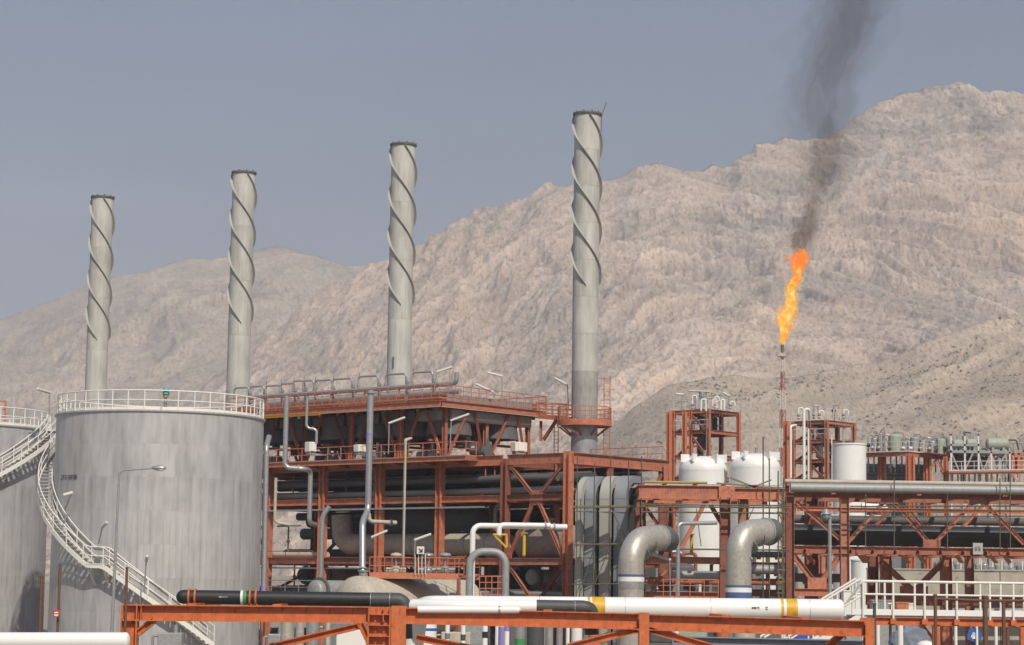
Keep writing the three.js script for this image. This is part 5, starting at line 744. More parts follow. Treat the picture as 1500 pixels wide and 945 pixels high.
for (const [pts, lab] of [[[[925, 900, 124], [925, 791, 124], [966, 788, 126]], 'first curved stainless duct, beside the grey flue ducts'], [[[1082, 900, 122], [1082, 781, 122], [1121, 778, 123.5]], 'second curved stainless duct, before the white tank']]) {
  const P = pts.map((q) => W(...q)); P[0].x = P[1].x; P[0].z = P[1].z; const d = pts[0][2], r = 18.6 / FPX * d, o = thing('curved_duct', lab, 'duct', V3(P[0].x, 0, P[0].z));
  const q = P[0].clone(); q.y = 0.5; part(o, 'tube', pipe([q, P[1], P[2]], r, 2.25, 40), M.steel);
  { const dv = P[2].clone().sub(P[1]).normalize(), e = P[2].clone().add(V3(0.9, 0, -6)); part(o, 'end_flange', cyl(P[2].clone().addScaledVector(dv, -0.06), P[2].clone().addScaledVector(dv, 0.08), r * 1.06, 40), M.pipeDull); part(o, 'rear_tube', pipe([P[2].clone().addScaledVector(dv, 0.05), P[2].clone().addScaledVector(dv, 0.5), e], r * 0.98, 0.6, 32), M.pipeDark); for (const k of [0.25, 0.5, 0.75]) { const a = k * Math.PI / 2, c = V3(P[1].x, P[1].y, P[1].z), R = 2.25, u = V3(0, -1, 0), p = c.clone().addScaledVector(u, R).addScaledVector(dv, R).addScaledVector(u, -R * Math.sin(a)).addScaledVector(dv, -R * Math.cos(a)), t = dv.clone().multiplyScalar(Math.sin(a)).addScaledVector(u, -Math.cos(a)); part(o, 'jacket_seam', cyl(p.clone().addScaledVector(t, -0.02), p.clone().addScaledVector(t, 0.02), r * 1.012, 40), M.pipe); } }
  const yb = W(pts[0][0], 858, d).y, ring = (y0, y1, m, k = 1.035) => part(o, 'band', cyl(V3(q.x, y0, q.z), V3(q.x, y1, q.z), r * k, 40), m);
  const up = lab[0] === 'f' ? 0.25 : -0.35; ring(yb + 0.25 + up, yb + 0.38 + up, M.blue, 1.05); ring(yb - 0.02 + up, yb + 0.24 + up, M.white); ring(yb - 0.42 + up, yb - 0.03 + up, lab[0] === 'f' ? M.pipe : M.blue, 1.03);
  for (let k = 1; k < 6; k++) { const y = yb + 0.6 + k * 0.55; if (y < P[1].y - 1.8) part(o, 'jacket_seam', cyl(V3(q.x, y, q.z), V3(q.x, y + 0.03, q.z), r * 1.008, 40), M.pipe); }
}
{ // lattice of orange small rails between the ducts, low platform
  const f = [W(935, 876, 131), W(990, 876, 131), W(1052, 877, 131)], o = thing('service_platform', 'low red railed platform between the two curved steel ducts', 'platform', f[1]); part(o, 'floor', bar(f[0].clone().add(V3(0, -0.2, -1)), f[2].clone().add(V3(0, -0.2, -1)), 2, 0.08), M.redB); part(o, 'edge_beam', bar(f[0].clone().add(V3(0, -0.2, 0.05)), f[2].clone().add(V3(0, -0.2, 0.05)), 0.1, 0.3), M.redC); railing(o, f, { mat: M.redC, gap: 0.75, r: 0.035, h: 1.1, mids: 2 }); parts(o, 'leg', [f[0], f[2]].map((p) => bar(V3(p.x, 0, p.z - 1), V3(p.x, p.y - 0.25, p.z - 1), 0.2, 0.2, V3(1, 0, 0))), M.redB);
  const g = [W(702, 880, 146), W(738, 880, 146)], o2 = thing('service_platform', 'small red barred enclosure right of the grey inverted U pipe', 'platform', g[0]); part(o2, 'floor', bar(g[0].clone().add(V3(0, -0.1, -0.6)), g[1].clone().add(V3(0, -0.1, -0.6)), 1.2, 0.08), M.redB); railing(o2, [g[0], g[1]], { mat: M.redC, gap: 0.38, r: 0.04, h: 1.6, mids: 3 });
}
floodlight('tube lamp on a thin post between the two curved steel ducts', W(982, 884, 128), W(981, 820, 128), W(958, 812, 128));
{ // timber and tube scaffold near the truss column
  const o = thing('scaffold', 'weathered tube scaffold around the truss column right of the second curved duct', 'scaffold', V3(W(1143, 800, 147).x, 0, -147));
  for (const [x, y] of [[1140, 690], [1148, 700], [1118, 640], [1127, 672], [1146, 720]]) { const t = W(x, y, 147 + (x % 3)), b = V3(t.x, 0, t.z); part(o, 'upright', cyl(b, t, 0.045, 6), M.scaff); }
  for (const y of [744, 752, 806, 741]) part(o, 'ledger', cyl(W(940, y - 2, 148.6), W(1155, y, 148.6), 0.055, 6), M.scaff);
  for (let y = 716; y < 870; y += 17) { part(o, 'diagonal', cyl(W(1139, y, 147), W(1148, y + 15, 147), 0.04, 6), M.scaff); part(o, 'rung', cyl(W(1138, y, 147), W(1150, y, 147), 0.04, 6), M.plank); }
  for (const [a, b] of [[[1050, 708], [1150, 716]], [[1070, 700], [1105, 714]], [[1098, 716], [1130, 703]]]) part(o, 'plank', bar(W(...a, 148), W(...b, 148), 0.3, 0.1), M.plank);
  for (const [x0, y0, x1, y1] of [[965, 745, 1000, 735], [1020, 745, 1027, 800], [1105, 742, 1090, 775], [1140, 800, 1152, 720]]) part(o, 'diagonal', cyl(W(x0, y0, 148.2), W(x1, y1, 148.2), 0.03, 6), M.scaff);
  const p2 = thing('scaffold', 'thin scaffold tubes along the upper shelf of the right truss', 'scaffold', W(1380, 748, 149)); for (const y of [742, 750, 757]) part(p2, 'ledger', cyl(W(1245, y, 148.8), W(1560, y - 1, 148.8), 0.05, 6), M.scaff); for (const x of [1268, 1310, 1388, 1465, 1480]) part(p2, 'upright', cyl(W(x, 700 + (x % 5) * 8, 148.7), W(x, 806, 148.7), 0.04, 6), M.scaff);
}

// ------------------------------------------------------------------ white tanks behind the rack
for (const [x, wpx, yt, d, lab] of [[1030, 71, 675, 205, 'white tank with lifting lugs behind the rack, left one of the domed pair'], [1105.5, 75, 671, 203, 'white tank with lifting lugs behind the rack, right one of the domed pair']]) {
  const r = wpx / 2 / FPX * d, p = W(x, yt, d), b = V3(p.x, 0, p.z), o = thing('white_tank', lab, 'tank', b), H = p.y - 0.55, pr = [[0.001, 0.02], [r, 0.02], [r, H - 0.4], [r * 0.985, H - 0.1], [r * 0.93, H + 0.22], [r * 0.8, H + 0.55], [r * 0.55, H + 0.82], [r * 0.25, H + 0.95], [0.001, H + 1.0]].map((q) => new THREE.Vector2(...q));
  part(o, 'shell', new THREE.LatheGeometry(pr, 56).translate(b.x, 0, b.z), M.white); part(o, 'weld_ring', [new THREE.CylinderGeometry(r + 0.012, r + 0.012, 0.06, 56).translate(b.x, H - 0.45, b.z)], M.white);
  for (const a of [0.35, 1.05, 2.1, 2.8, 4, 5.2]) { const c = V3(b.x + Math.cos(a) * r * 0.82, H + 0.72, b.z + Math.sin(a) * r * 0.82); part(o, 'lifting_lug', box(c, 0.85, 0.75, 0.12, -a), M.white); }
  part(o, 'nozzle', [cyl(V3(b.x + 0.1, H + 0.8, b.z + 0.5), V3(b.x + 0.1, H + 1.45, b.z + 0.5), 0.12), flange(V3(b.x + 0.1, H + 1.45, b.z + 0.5), UP, 0.12)], M.pipe);
}
{ const d = 215, p = W(1244, 651, d), r = 24.5 / FPX * d, b = V3(p.x, 0, p.z), o = thing('white_tank', 'slim white flat topped tank in front of the second red frame tower', 'tank', b); part(o, 'shell', [cyl(b, V3(b.x, p.y, b.z), r, 48)], M.white); part(o, 'rim', cyl(V3(b.x, p.y - 0.1, b.z), V3(b.x, p.y + 0.05, b.z), r + 0.07, 48), M.white); part(o, 'nozzle', [cyl(V3(b.x + 0.6, p.y, b.z), V3(b.x + 0.6, p.y + 0.4, b.z), 0.1, 8), cyl(V3(b.x - 0.5, p.y, b.z), V3(b.x - 0.5, p.y + 0.5, b.z), 0.08, 8), cyl(V3(b.x - 0.7, p.y, b.z + 0.6), V3(b.x - 0.7, p.y + 1.3, b.z + 0.6), 0.05, 8)], M.pipe); part(o, 'ladder', [0, 0.4].map((e) => cyl(V3(b.x - r - 0.1, 0, b.z + e), V3(b.x - r - 0.1, p.y + 0.8, b.z + e), 0.03, 6)), M.cream); }

// ------------------------------------------------------------------ red frame towers
function tower(label, xs, yTop, levels, d, extra) { // xs: left face columns then corner then right column
  const [l, c, r] = xs, C = W(c, yTop, d), H = C.y; const toX = (x, dir) => { let lo = 0, hi = 30; for (let i = 0; i < 40; i++) { const m = (lo + hi) / 2, p = C.clone().addScaledVector(dir, m).project(camera); (dir.x < 0 ? (p.x + 1) * 750 > x : (p.x + 1) * 750 < x) ? lo = m : hi = m; } return lo; };
  const a = toX(l, dS), b = toX(r, dT), at = (s, t, y) => V3(C.x + dS.x * s + dT.x * t, y, C.z + dS.z * s + dT.z * t), o = thing('steel_frame_tower', label, 'steel tower', at(a / 2, b / 2, 0));
  for (const s of [0, a / 2, a]) for (const t of [0, b]) part(o, 'column', ibeam(at(s, t, 0), at(s, t, H), 0.4, 0.4, dS, 0.05), pick(M.redC, M.redD));
  for (const y of [yTop + 3, ...levels]) { const h = W(c, y, d).y; for (const t of [0, b]) part(o, 'beam', ibeam(at(0.25, t, h), at(a - 0.25, t, h), 0.42, 0.26), pick(M.red, M.redB)); for (const s of [0, a]) part(o, 'beam', ibeam(at(s, 0.25, h), at(s, b - 0.25, h), 0.42, 0.26), pick(M.red, M.redC)); part(o, 'floor', bar(at(a / 2, 0.3, h + 0.2), at(a / 2, b - 0.3, h + 0.2), a - 0.4, 0.06), M.redB); }
  const hs = [yTop + 3, ...levels].map((y) => W(c, y, d).y);
  for (let i = 0; i < hs.length - 1; i++) { part(o, 'brace', ibeam(at(0.3, 0, hs[i + 1]), at(a / 2, 0, hs[i] - 0.3), 0.22, 0.22), M.redB); part(o, 'brace', ibeam(at(a, 0.3, hs[i + 1]), at(a, b - 0.3, hs[i]), 0.22, 0.22), M.redB); }
  const top = H + 0.05; railing(o, [at(a, b, top), at(a, 0, top), at(0, 0, top), at(0, b, top)], { mat: M.lampGrey, gap: 1.4, r: 0.035, h: 1.2, mids: 1, toe: 0 });
  railing(o, [at(a, -0.1, hs[1] + 0.25), at(0, -0.1, hs[1] + 0.25)], { mat: M.cream, gap: 1.3, r: 0.04, h: 1.1, toe: 0 });
  extra(o, at, a, b, H, hs); return o;
}
const cluster = (o, at, a, b, H, hs, n, base) => { for (let i = 0; i < n; i++) { const s = rr(0.6, a - 0.6), t = rr(0.6, b - 0.6), lv = Math.floor(rnd() * (hs.length - 1)), y0 = hs[lv + 1] + 0.25, y1 = Math.min(hs[lv] - 0.4, y0 + rr(1.2, 3)); const q = thing('process_vessel', `small upright vessel among the pipes inside the ${base} red frame tower`, 'vessel', at(s, t, y0), `small vessels inside the ${base} red frame tower`); const r = rr(0.25, 0.6), p = at(s, t, 0); part(q, 'shell', vessel(V3(p.x, y0 + 0.3, p.z), V3(p.x, y1, p.z), r, r * 0.5, 18), pick(M.cream, M.pipe, M.dark, M.pipeDark, M.pipe)); part(q, 'nozzle', [cyl(V3(p.x, y1, p.z), V3(p.x, y1 + r * 0.5 + 0.3, p.z), 0.1, 8), cyl(V3(p.x - r - 0.5, (y0 + y1) / 2, p.z), V3(p.x + r + 0.5, (y0 + y1) / 2, p.z), 0.08, 8)], M.cream); } };
tower('taller red frame tower behind the domed white tanks, white rails on top', [987, 1038, 1082], 599, [632, 668, 700, 745], 245, (o, at, a, b, H, hs) => {
  cluster(o, at, a, b, H, hs, 9, 'taller');
  for (const x of [980, 1003]) { const t = W(x, 603, 243), g = V3(t.x, 0, t.z); part(o, 'outer_column', ibeam(g, t, 0.45, 0.45, dS, 0.05), M.redC); }
  const p = at(a * 0.62, b * 0.4, H), v = thing('top_unit', 'pale grey machine on top of the taller red frame tower', 'machine', p); part(v, 'body', [rbox(p.clone().add(V3(0, 1.1, 0)), 1.0, 1.8, 0.9, 0.08), cyl(p.clone().add(V3(0.3, 1.6, 0.5)), p.clone().add(V3(0.3, 2.2, 0.5)), 0.3)], M.pipe); part(v, 'canopy', bar(p.clone().add(V3(-1.2, 2.35, 0)), p.clone().add(V3(1.2, 2.25, 0.2)), 1.0, 0.08), M.cream); part(v, 'mast', [cyl(p, p.clone().add(V3(0, 2.3, 0)), 0.06), cyl(p.clone().add(V3(0.8, 0, 0)), p.clone().add(V3(0.8, 2.2, 0)), 0.05)], M.cream);
});
pxPipe('white pipe loop standing on the right part of the taller tower roof', [[1056, 600, 246], [1056, 586, 246], [1061, 585, 246], [1061.5, 600, 246]], 0.12, M.cream, { bend: 0.25, name: 'pipe_loop' }); pxPipe('white pipe loop on the middle of the taller tower roof', [[1044, 600, 247], [1044, 585, 247], [1050, 585, 247], [1050.5, 600, 247]], 0.1, M.cream, { bend: 0.25, name: 'pipe_loop' }); pxPipe('white pipe loop on the roof edge of the taller tower, nearest its machine', [[1027, 602, 244], [1027, 585, 244], [1034, 585, 244], [1034, 602, 244]], 0.1, M.cream, { bend: 0.25, name: 'pipe_loop' });
for (const [i, [x, y, d2, h, m]] of [[1014, 600, 247, 1.6, M.cream], [1030, 599, 249, 1.1, M.pipe], [1047, 599, 250, 1.4, M.cream], [1070, 600, 248, 0.9, M.cream], [1170, 615, 238, 1.3, M.cream], [1192, 614, 240, 1.5, M.pipe], [1200, 614, 239, 0.9, M.cream], [1222, 614, 240, 1.6, M.pipeDull], [1236, 614, 240, 1.0, M.cream]].entries()) { const p = W(x, y, d2), o = thing('vent_pipe', `short vent pipe standing on the ${i < 4 ? 'taller' : 'shorter'} red tower roof, ${nth[i < 4 ? i : i - 4]} from its left`, 'pipe', p); part(o, 'tube', pipe([p, p.clone().add(V3(0, h, 0)), p.clone().add(V3(0.5, h, 0)), p.clone().add(V3(0.5, h - 0.5, 0))], 0.09, 0.2, 8), m); part(o, 'valve', [ball(p.clone().add(V3(0, 0.5, 0)), 0.2, 8)], M.pipeDull); part(o, 'flange', flange(p.clone().add(V3(0, 0.15, 0)), UP, 0.12), M.pipe); }
floodlight('small tube lamp on the left of the taller red tower roof', W(998, 602, 244), W(1000, 578, 244), W(991, 577, 244), 0.06); floodlight('small tube lamp on the right of the taller red tower roof', W(1066, 602, 244), W(1068, 580, 244), W(1059, 575, 244), 0.06);
tower('shorter red frame tower between the flare stack and the slim white tank', [1162, 1211, 1251], 615, [646, 675, 702, 740], 238, (o, at, a, b, H, hs) => {
  cluster(o, at, a, b, H, hs, 10, 'shorter');
  const t = W(1152, 617, 236), g = V3(t.x, 0, t.z); part(o, 'outer_column', ibeam(g, t, 0.5, 0.5, dS, 0.05), M.redC);
  const p = at(0.4 * a, 0.75 * b, H), v = thing('crane_head', 'small dark pulley head on top of the shorter red frame tower', 'machine', p); part(v, 'mast', [cyl(p, p.clone().add(V3(0, 1.2, 0)), 0.08, 8), ball(p.clone().add(V3(0, 1.4, 0)), 0.25, 10)], M.dark);
});
pxPipe('white pipe running up the front of the shorter red tower with a looped top', [[1178, 704, 234], [1177.5, 600, 234], [1185, 599, 234], [1186, 614, 235]], 0.16, M.cream, { bend: 0.4 }); pxPipe('white pipe on the left of the shorter red tower, bent at its top', [[1158.5, 700, 234], [1159, 624, 234], [1166, 623, 235]], 0.13, M.cream, { bend: 0.3 }); pxPipe('thin pale pipe between the two white pipes of the shorter red tower', [[1184.5, 704, 234], [1186, 628, 234]], 0.1, M.cream);

// ------------------------------------------------------------------ far units on the right
{
  const d = 260, o = thing('equipment_platform', 'low red platform with crowded white rails right of the slim white tank', 'platform', V3(W(1330, 690, d).x, 0, -d)), P = (x, y, e = 0) => W(x, y, d + e), yd = P(1330, 668).y; const f = [P(1266, 668), P(1332, 667, -4), P(1390, 672, 4)].map((p) => V3(p.x, yd, p.z));
  for (let i = 0; i < 2; i++) { part(o, 'edge_beam', ibeam(f[i], f[i + 1], 0.5, 0.3), M.red); part(o, 'floor', bar(f[i].clone().add(V3(0.5, 0.25, -2.5)), f[i + 1].clone().add(V3(0.5, 0.25, -2.5)), 5, 0.06), M.redB); }
  for (const x of [1289, 1295, 1330, 1337, 1356, 1361, 1385]) { const t = P(x, 669, x > 1320 && x < 1345 ? -4 : 0); part(o, 'column', ibeam(V3(t.x, 0, t.z), V3(t.x, yd, t.z), 0.4, 0.4, dS, 0.05), M.redC); }
  part(o, 'brace', [ibeam(P(1362, 690), P(1372, 673), 0.25, 0.25), ibeam(P(1384, 695), P(1373, 673), 0.25, 0.25)], M.redC);
  railing(o, f.map((p) => p.clone().add(V3(0, 0.28, 0))), { mat: M.lampGrey, gap: 1.4, r: 0.035, h: 1.2, mids: 1 });
  const items = [[1281, 652, 0.8, 1.6, M.pipe], [1290, 650, 0.7, 2.2, M.pipe], [1311, 652, 1.6, 1.9, M.greenGrey], [1326, 655, 0.7, 1.2, M.pipe], [1340, 653, 1.2, 1.7, M.pipeDull], [1352, 656, 0.8, 1.4, M.greenGrey], [1366, 656, 1.0, 1.3, M.pipe], [1378, 650, 1.3, 1.5, M.greenGrey], [1386, 656, 0.5, 1.2, M.cream]];
  items.forEach(([x, y, w, h, m], i) => { const p = P(x, y, 2), q = thing('process_vessel', `small vessel with pipes on the far red platform, ${nth[i]} from the slim white tank`, 'vessel', p, 'vessels on the far red platform'); part(q, 'shell', vessel(V3(p.x, yd + 0.5, p.z), V3(p.x, yd + 0.5 + h, p.z), w / 2, w / 4, 16), m); part(q, 'pipework', [pipe([V3(p.x + w * 0.6, yd + 0.3, p.z + 0.5), V3(p.x + w * 0.6, yd + h + 1, p.z + 0.5), V3(p.x, yd + h + 1, p.z + 0.3), V3(p.x, yd + h * 0.6, p.z)], 0.09, 0.2, 6)], pick(M.pipeDull, M.pipe)); part(q, 'valve', ball(V3(p.x - w * 0.5, yd + 1, p.z + 0.7), 0.25, 8), pick(M.dark, M.cream, M.pipe)); });
  const back = thing('machine_house', 'dark grey louvred enclosure under the far red platform', 'enclosure', V3(P(1300, 690, 6).x, 0, -d - 6)); part(back, 'body', box(V3(P(1312, 690, 6).x, yd / 2 - 0.3, -d - 6.5), 8, yd - 0.8, 3), M.slate); part(back, 'louvre', [0, 1, 2, 3, 4, 5].map((k) => box(V3(P(1312, 690, 6).x, yd - 1.2 - k * 0.45, -d - 4.95), 7, 0.1, 0.12)), M.dark);
  // grey structure with sage vessel
  const g = thing('grey_structure', 'grey steel structure with tall pale posts left of the sage green drum', 'steel structure', V3(P(1420, 690).x, 0, -d)), gy = P(1420, 662).y;
  for (const x of [1393, 1413, 1433, 1452, 1479]) { const t = P(x, x < 1440 ? 636 : 662), b = V3(t.x, 0, t.z); part(g, 'post', bar(b, t, 0.2, 0.2, V3(1, 0, 0)), M.lampGrey); const t2 = V3(t.x + 0.6, t.y - 0.2, t.z - 5); part(g, 'post', bar(V3(t2.x, 0, t2.z), t2, 0.22, 0.22, V3(1, 0, 0)), M.pipe); }
  part(g, 'deck', [bar(V3(P(1392, 662).x, gy, -d - 2.5), V3(P(1482, 662).x, gy, -d - 2.5), 5.2, 0.3)], M.pipeDull); for (const y of [637, 652]) part(g, 'beam', bar(P(1391, y), P(1436, y), 0.2, 0.25), M.pipeDull);
  part(g, 'brace', [[1393, 662, 1405, 690], [1440, 690, 1433, 662], [1452, 664, 1440, 690], [1455, 690, 1475, 664], [1413, 690, 1425, 664]].map(([a, b, c, e]) => bar(P(a, b), P(c, e), 0.18, 0.18)), M.pipe); railing(g, [P(1390, 690, -3), P(1520, 688, -3)], { mat: M.lampGrey, gap: 1.5, r: 0.035, h: 1.1, toe: 0.1 }); part(g, 'lower_deck', [bar(P(1385, 692, -1), P(1530, 690, -1), 4, 0.3)], M.red);
  for (const [x0, x1, y, r, m, lab] of [[1448, 1474, 650, 0.7, M.greenGrey, 'sage green horizontal drum on the far grey structure'], [1398, 1408, 651, 0.6, M.greenGrey, 'short sage drum between the pale posts, left one'], [1418, 1428, 650, 0.6, M.greenGrey, 'short sage drum between the pale posts, right one'], [1400, 1440, 678, 0.8, M.pipeDark, 'dark drum below the deck of the far grey structure']]) { const a = P(x0, y, 2), b = P(x1, y, 2), q = thing('drum', lab, 'vessel', a); part(q, 'shell', vessel(a, b, r, r * 0.5, 24), m); parts(q, 'saddle', [0.2, 0.8].map((k) => box(a.clone().lerp(b, k).add(V3(0, -r - 0.05, 0)), 0.3, 0.5, 1.2)), M.pipeDull); part(q, 'nozzle', cyl(a.clone().lerp(b, 0.5), a.clone().lerp(b, 0.5).add(V3(0, r + 0.5, 0)), 0.15, 8), m); }
  for (let i = 0; i < 30; i++) { const x = 1272 + i * 8.2, p = P(x, x < 1390 ? 668 : 684, 3 + (i % 4)), q = thing('process_pipe', 'thin pipe rising among the crowded far units right of the slim white tank', 'pipe', p, 'thin pipes of the far units'); const hgt = rr(1.0, x < 1390 ? 2.6 : 4.2); part(q, 'tube', pipe([V3(p.x, p.y - 2, p.z), V3(p.x, p.y + hgt, p.z), V3(p.x + rr(0.4, 1.2), p.y + hgt, p.z), V3(p.x + 1.3, p.y + hgt - 1.2, p.z)], 0.1, 0.25, 8), pick(M.pipeDull, M.pipe, M.dark, M.greenGrey)); part(q, 'valve', ball(V3(p.x, p.y + hgt * 0.5, p.z), 0.26, 8), pick(M.dark, M.pipe, M.greenGrey)); }
  const r2 = thing('red_cabin', 'small red frame at the right picture edge beyond the grey structure', 'steel frame', P(1492, 690, 2)); part(r2, 'post', [1484, 1492, 1510].map((x) => bar(P(x, 700, 2), P(x, 664, 2), 0.3, 0.3, V3(1, 0, 0))), M.redC); part(r2, 'panel', box(P(1490, 682, 2.5), 1.4, 2, 0.2), M.red); part(r2, 'beam', bar(P(1482, 665, 2), P(1515, 664, 2), 0.3, 0.3), M.redC);
}

// ------------------------------------------------------------------ flare stack, flame, smoke
{
  const d = 420, top = W(1146, 505, d), H = top.y, b = V3(top.x, 0, top.z), o = thing('flare_stack', 'red and white banded lattice flare stack burning before the mountain', 'flare stack', b), n = 14;
  const half = (y) => lerp(2.0, 0.28, Math.pow(clamp(y / H), 0.85)), leg = (k, y) => { const a = k * Math.PI * 2 / 3 + 0.4; return V3(b.x + Math.cos(a) * half(y), y, b.z + Math.sin(a) * half(y)); };
  const bandRed = paint('faded red band paint', [0.34, 0.15, 0.13], 0.7, { map: null }), bandWhite = paint('faded white band paint', [0.60, 0.55, 0.51], 0.7, { map: null });
  for (let i = 0; i < n; i++) { const y0 = H * 0.97 * i / n, y1 = H * 0.97 * (i + 1) / n - 0.03, gs = []; for (let k = 0; k < 3; k++) { gs.push(cyl(leg(k, y0), leg(k, y1), 0.075, 6)); const m = (y0 + y1) / 2; for (const [p, q] of [[y0, m], [m, y1]]) { gs.push(cyl(leg(k, p), leg((k + 1) % 3, q), 0.045, 5), cyl(leg((k + 1) % 3, p), leg(k, q), 0.045, 5), cyl(leg(k, q), leg((k + 1) % 3, q), 0.045, 5)); } } part(o, 'lattice_section', gs, i % 2 ? bandWhite : bandRed); part(o, 'riser', cyl(V3(b.x, y0, b.z), V3(b.x, y1, b.z), 0.11, 10), i % 2 ? bandWhite : bandRed); }
  part(o, 'tip', [cyl(V3(b.x, H * 0.97, b.z), V3(b.x, H, b.z), 0.24, 14, 0.34)], M.stackRim); part(o, 'tip_platform', [cyl(V3(b.x, H * 0.955, b.z), V3(b.x, H * 0.955 + 0.1, b.z), 0.75, 16)], M.redB);
  // flame
  const n1 = 256, tex = grey(n1, (u, v) => { const f = 0.62 + 0.5 * fbm(u * 4, v * 16, 5, 0.6, 4) - 0.6 * smooth(0.5, 0.95, v) - 0.15 * smooth(0.1, 0, v), t = clamp(f); return [1, 0.50 + 0.36 * t, 0.15 + 0.38 * t * t]; });
  const glow = (name, e, op) => { const m = new THREE.MeshStandardMaterial({ color: 0x000000, roughness: 1, emissive: 0xffffff, emissiveIntensity: e, emissiveMap: rep(tex, 0.14, 1 / 21.5, true), transparent: op < 1, opacity: op }); m.name = name; return m; };
  const core = glow('flame core', 1.0, 1), veil = glow('flame veil', 0.8, 0.3), f = thing('flare_flame', 'orange yellow gas flame flickering upward from the flare tip', 'flame', top);
  const px = [[1146.5, 504, 2.5], [1147, 498, 4.5], [1148, 487, 6.5], [1150, 472, 10], [1153, 460, 11], [1157, 450, 8], [1158.5, 440, 5.5], [1159, 430, 6], [1158.5, 422, 7], [1164, 413, 7.5], [1169, 402, 5.5], [1168, 393, 7], [1170, 384, 10.5], [1174, 375, 9], [1176, 369, 4], [1177, 366, 0.6]];
  const P = [], R = []; const cp = px.map((q, i) => W(q[0], q[1], d + Math.sin(i * 1.7) * 0.6)), curve = new THREE.CatmullRomCurve3(cp); for (let i = 0; i <= 150; i++) { const t = i / 150; P.push(curve.getPoint(t)); const k = t * (px.length - 1), a = Math.floor(Math.min(k, px.length - 2)); R.push(lerp(px[a][2], px[a + 1][2], k - a) / FPX * d); }
  const lump = (s, amp, scl) => (u, a, p) => 1 + amp * 0.55 * noise(Math.cos(a) * 4.2 + s, Math.sin(a) * 4.2 + u * scl * 4.5) + amp * noise(Math.cos(a) * 1.3 + u * scl + s, Math.sin(a) * 1.3 + u * scl * 0.6) + amp * 0.6 * noise(Math.cos(a) * 2.6 + u * scl * 2 + s, Math.sin(a) * 2.6 - u * scl);
  part(f, 'core', sweep(P, (i) => R[i] * 0.7, 28, true, lump(3, 0.6, 14)), core, { keepUV: true }); part(f, 'veil', sweep(P, (i) => R[i] * 1.12, 28, true, lump(7, 0.8, 12)), veil, { keepUV: true });
  for (const [i, dx, dy, r] of [[33, -11, -10, 3.2], [40, 10, -13, 2.6], [55, -8, -10, 2.6], [66, 8, -9, 2], [80, -9, -9, 2.4], [92, -10, -8, 2.6], [104, 9, -9, 2.4], [118, -9, -8, 2.8], [132, 11, -8, 3], [140, -8, -9, 2.6], [16, 6, -10, 2], [24, -6, -11, 2.2]]) { const a = P[i], s = d / FPX, c = a.clone().add(V3(dx * s * 0.7, -dy * s * 0.35, 0.2)), e = a.clone().add(V3(dx * s * 0.95, -dy * s, 0)); const cv = new THREE.QuadraticBezierCurve3(a, c, e); part(f, 'tongue', sweep(cv.getPoints(12), (q, t) => r * s * (1 - t) + 0.01, 10, true, lump(i, 0.4, 5)), i % 2 ? core : veil, { keepUV: true }); }
  const lamp = new THREE.PointLight(new THREE.Color().setRGB(1, 0.5, 0.14), 260); lamp.name = 'flare_light'; lamp.position.copy(W(1158, 440, d - 3)); lamp.castShadow = true; lamp.shadow.radius = 50; scene.add(lamp);
  // smoke: nested clouds of soot, thin at the rim and denser inside
  const s = thing('soot_smoke', 'dark grey soot smoke drifting up and right from the flare flame', 'smoke', W(1180, 350, d));
  const soot = (name, op, dist) => { const m = new THREE.MeshPhysicalMaterial({ color: lin(0.07, 0.066, 0.063), roughness: 1, transparent: true, opacity: op, thickness: 1, attenuationColor: lin(0.395, 0.36, 0.335), attenuationDistance: dist, specularIntensity: 0 }); m.name = name; return m; };
  // level slices stacked upward: [x, y, half width] in photograph pixels at the flare's distance
  const cloud = (pts, k, sd, amp) => {
    const n = 110, seg = 48, pos = [], idx = [], uv = [], c = pts.map((q) => W(q[0], q[1], d)), y0 = c[0].y, y1 = c[c.length - 1].y;
    for (let i = 0; i <= n; i++) {
      const t = i / n, y = lerp(y0, y1, t); let a = 0; while (a < pts.length - 2 && c[a + 1].y < y) a++;
      const q = smooth(0, 1, (y - c[a].y) / (c[a + 1].y - c[a].y)), r = lerp(pts[a][2], pts[a + 1][2], q) / FPX * d * k, x = lerp(c[a].x, c[a + 1].x, q), z = -d + 2.5 * noise(y * 0.05, sd);
      const end = Math.pow(clamp(Math.min(t, 1 - t) * 14), 0.5);
      for (let j = 0; j <= seg; j++) { const A = (j % seg) / seg * Math.PI * 2, cx = Math.cos(A), cz = Math.sin(A); let v = 1, am = amp, F = 0.13; for (let o = 0; o < 4; o++) { v += am * noise((x + cx * r) * F + sd * 3.1 + cz * 1.7, y * F * 0.8 + sd + cz * 2.3); am *= 0.6; F *= 2; } const R = Math.max(0.02, r * end * Math.max(0.22, v)); pos.push(x + cx * R, y, z + cz * R); uv.push(j / seg, t); }
    }
    for (let i = 0; i < n; i++) for (let j = 0; j < seg; j++) { const p = i * (seg + 1) + j; idx.push(p, p + seg + 1, p + 1, p + 1, p + seg + 1, p + seg + 2); }
    const g = new THREE.BufferGeometry(); g.setAttribute('position', new THREE.Float32BufferAttribute(pos, 3)); g.setAttribute('uv', new THREE.Float32BufferAttribute(uv, 2)); g.setIndex(idx); g.computeVertexNormals(); return g; };
  const plume = [[1180, 374, 6], [1178, 362, 16], [1177, 350, 22], [1184, 335, 20], [1188, 315, 19], [1190, 298, 22], [1196, 272, 29], [1203, 245, 39], [1208, 215, 44], [1204, 180, 48], [1206, 130, 50], [1218, 90, 50], [1234, 45, 54], [1247, 0, 54], [1258, -50, 52], [1270, -100, 40], [1276, -120, 20]];
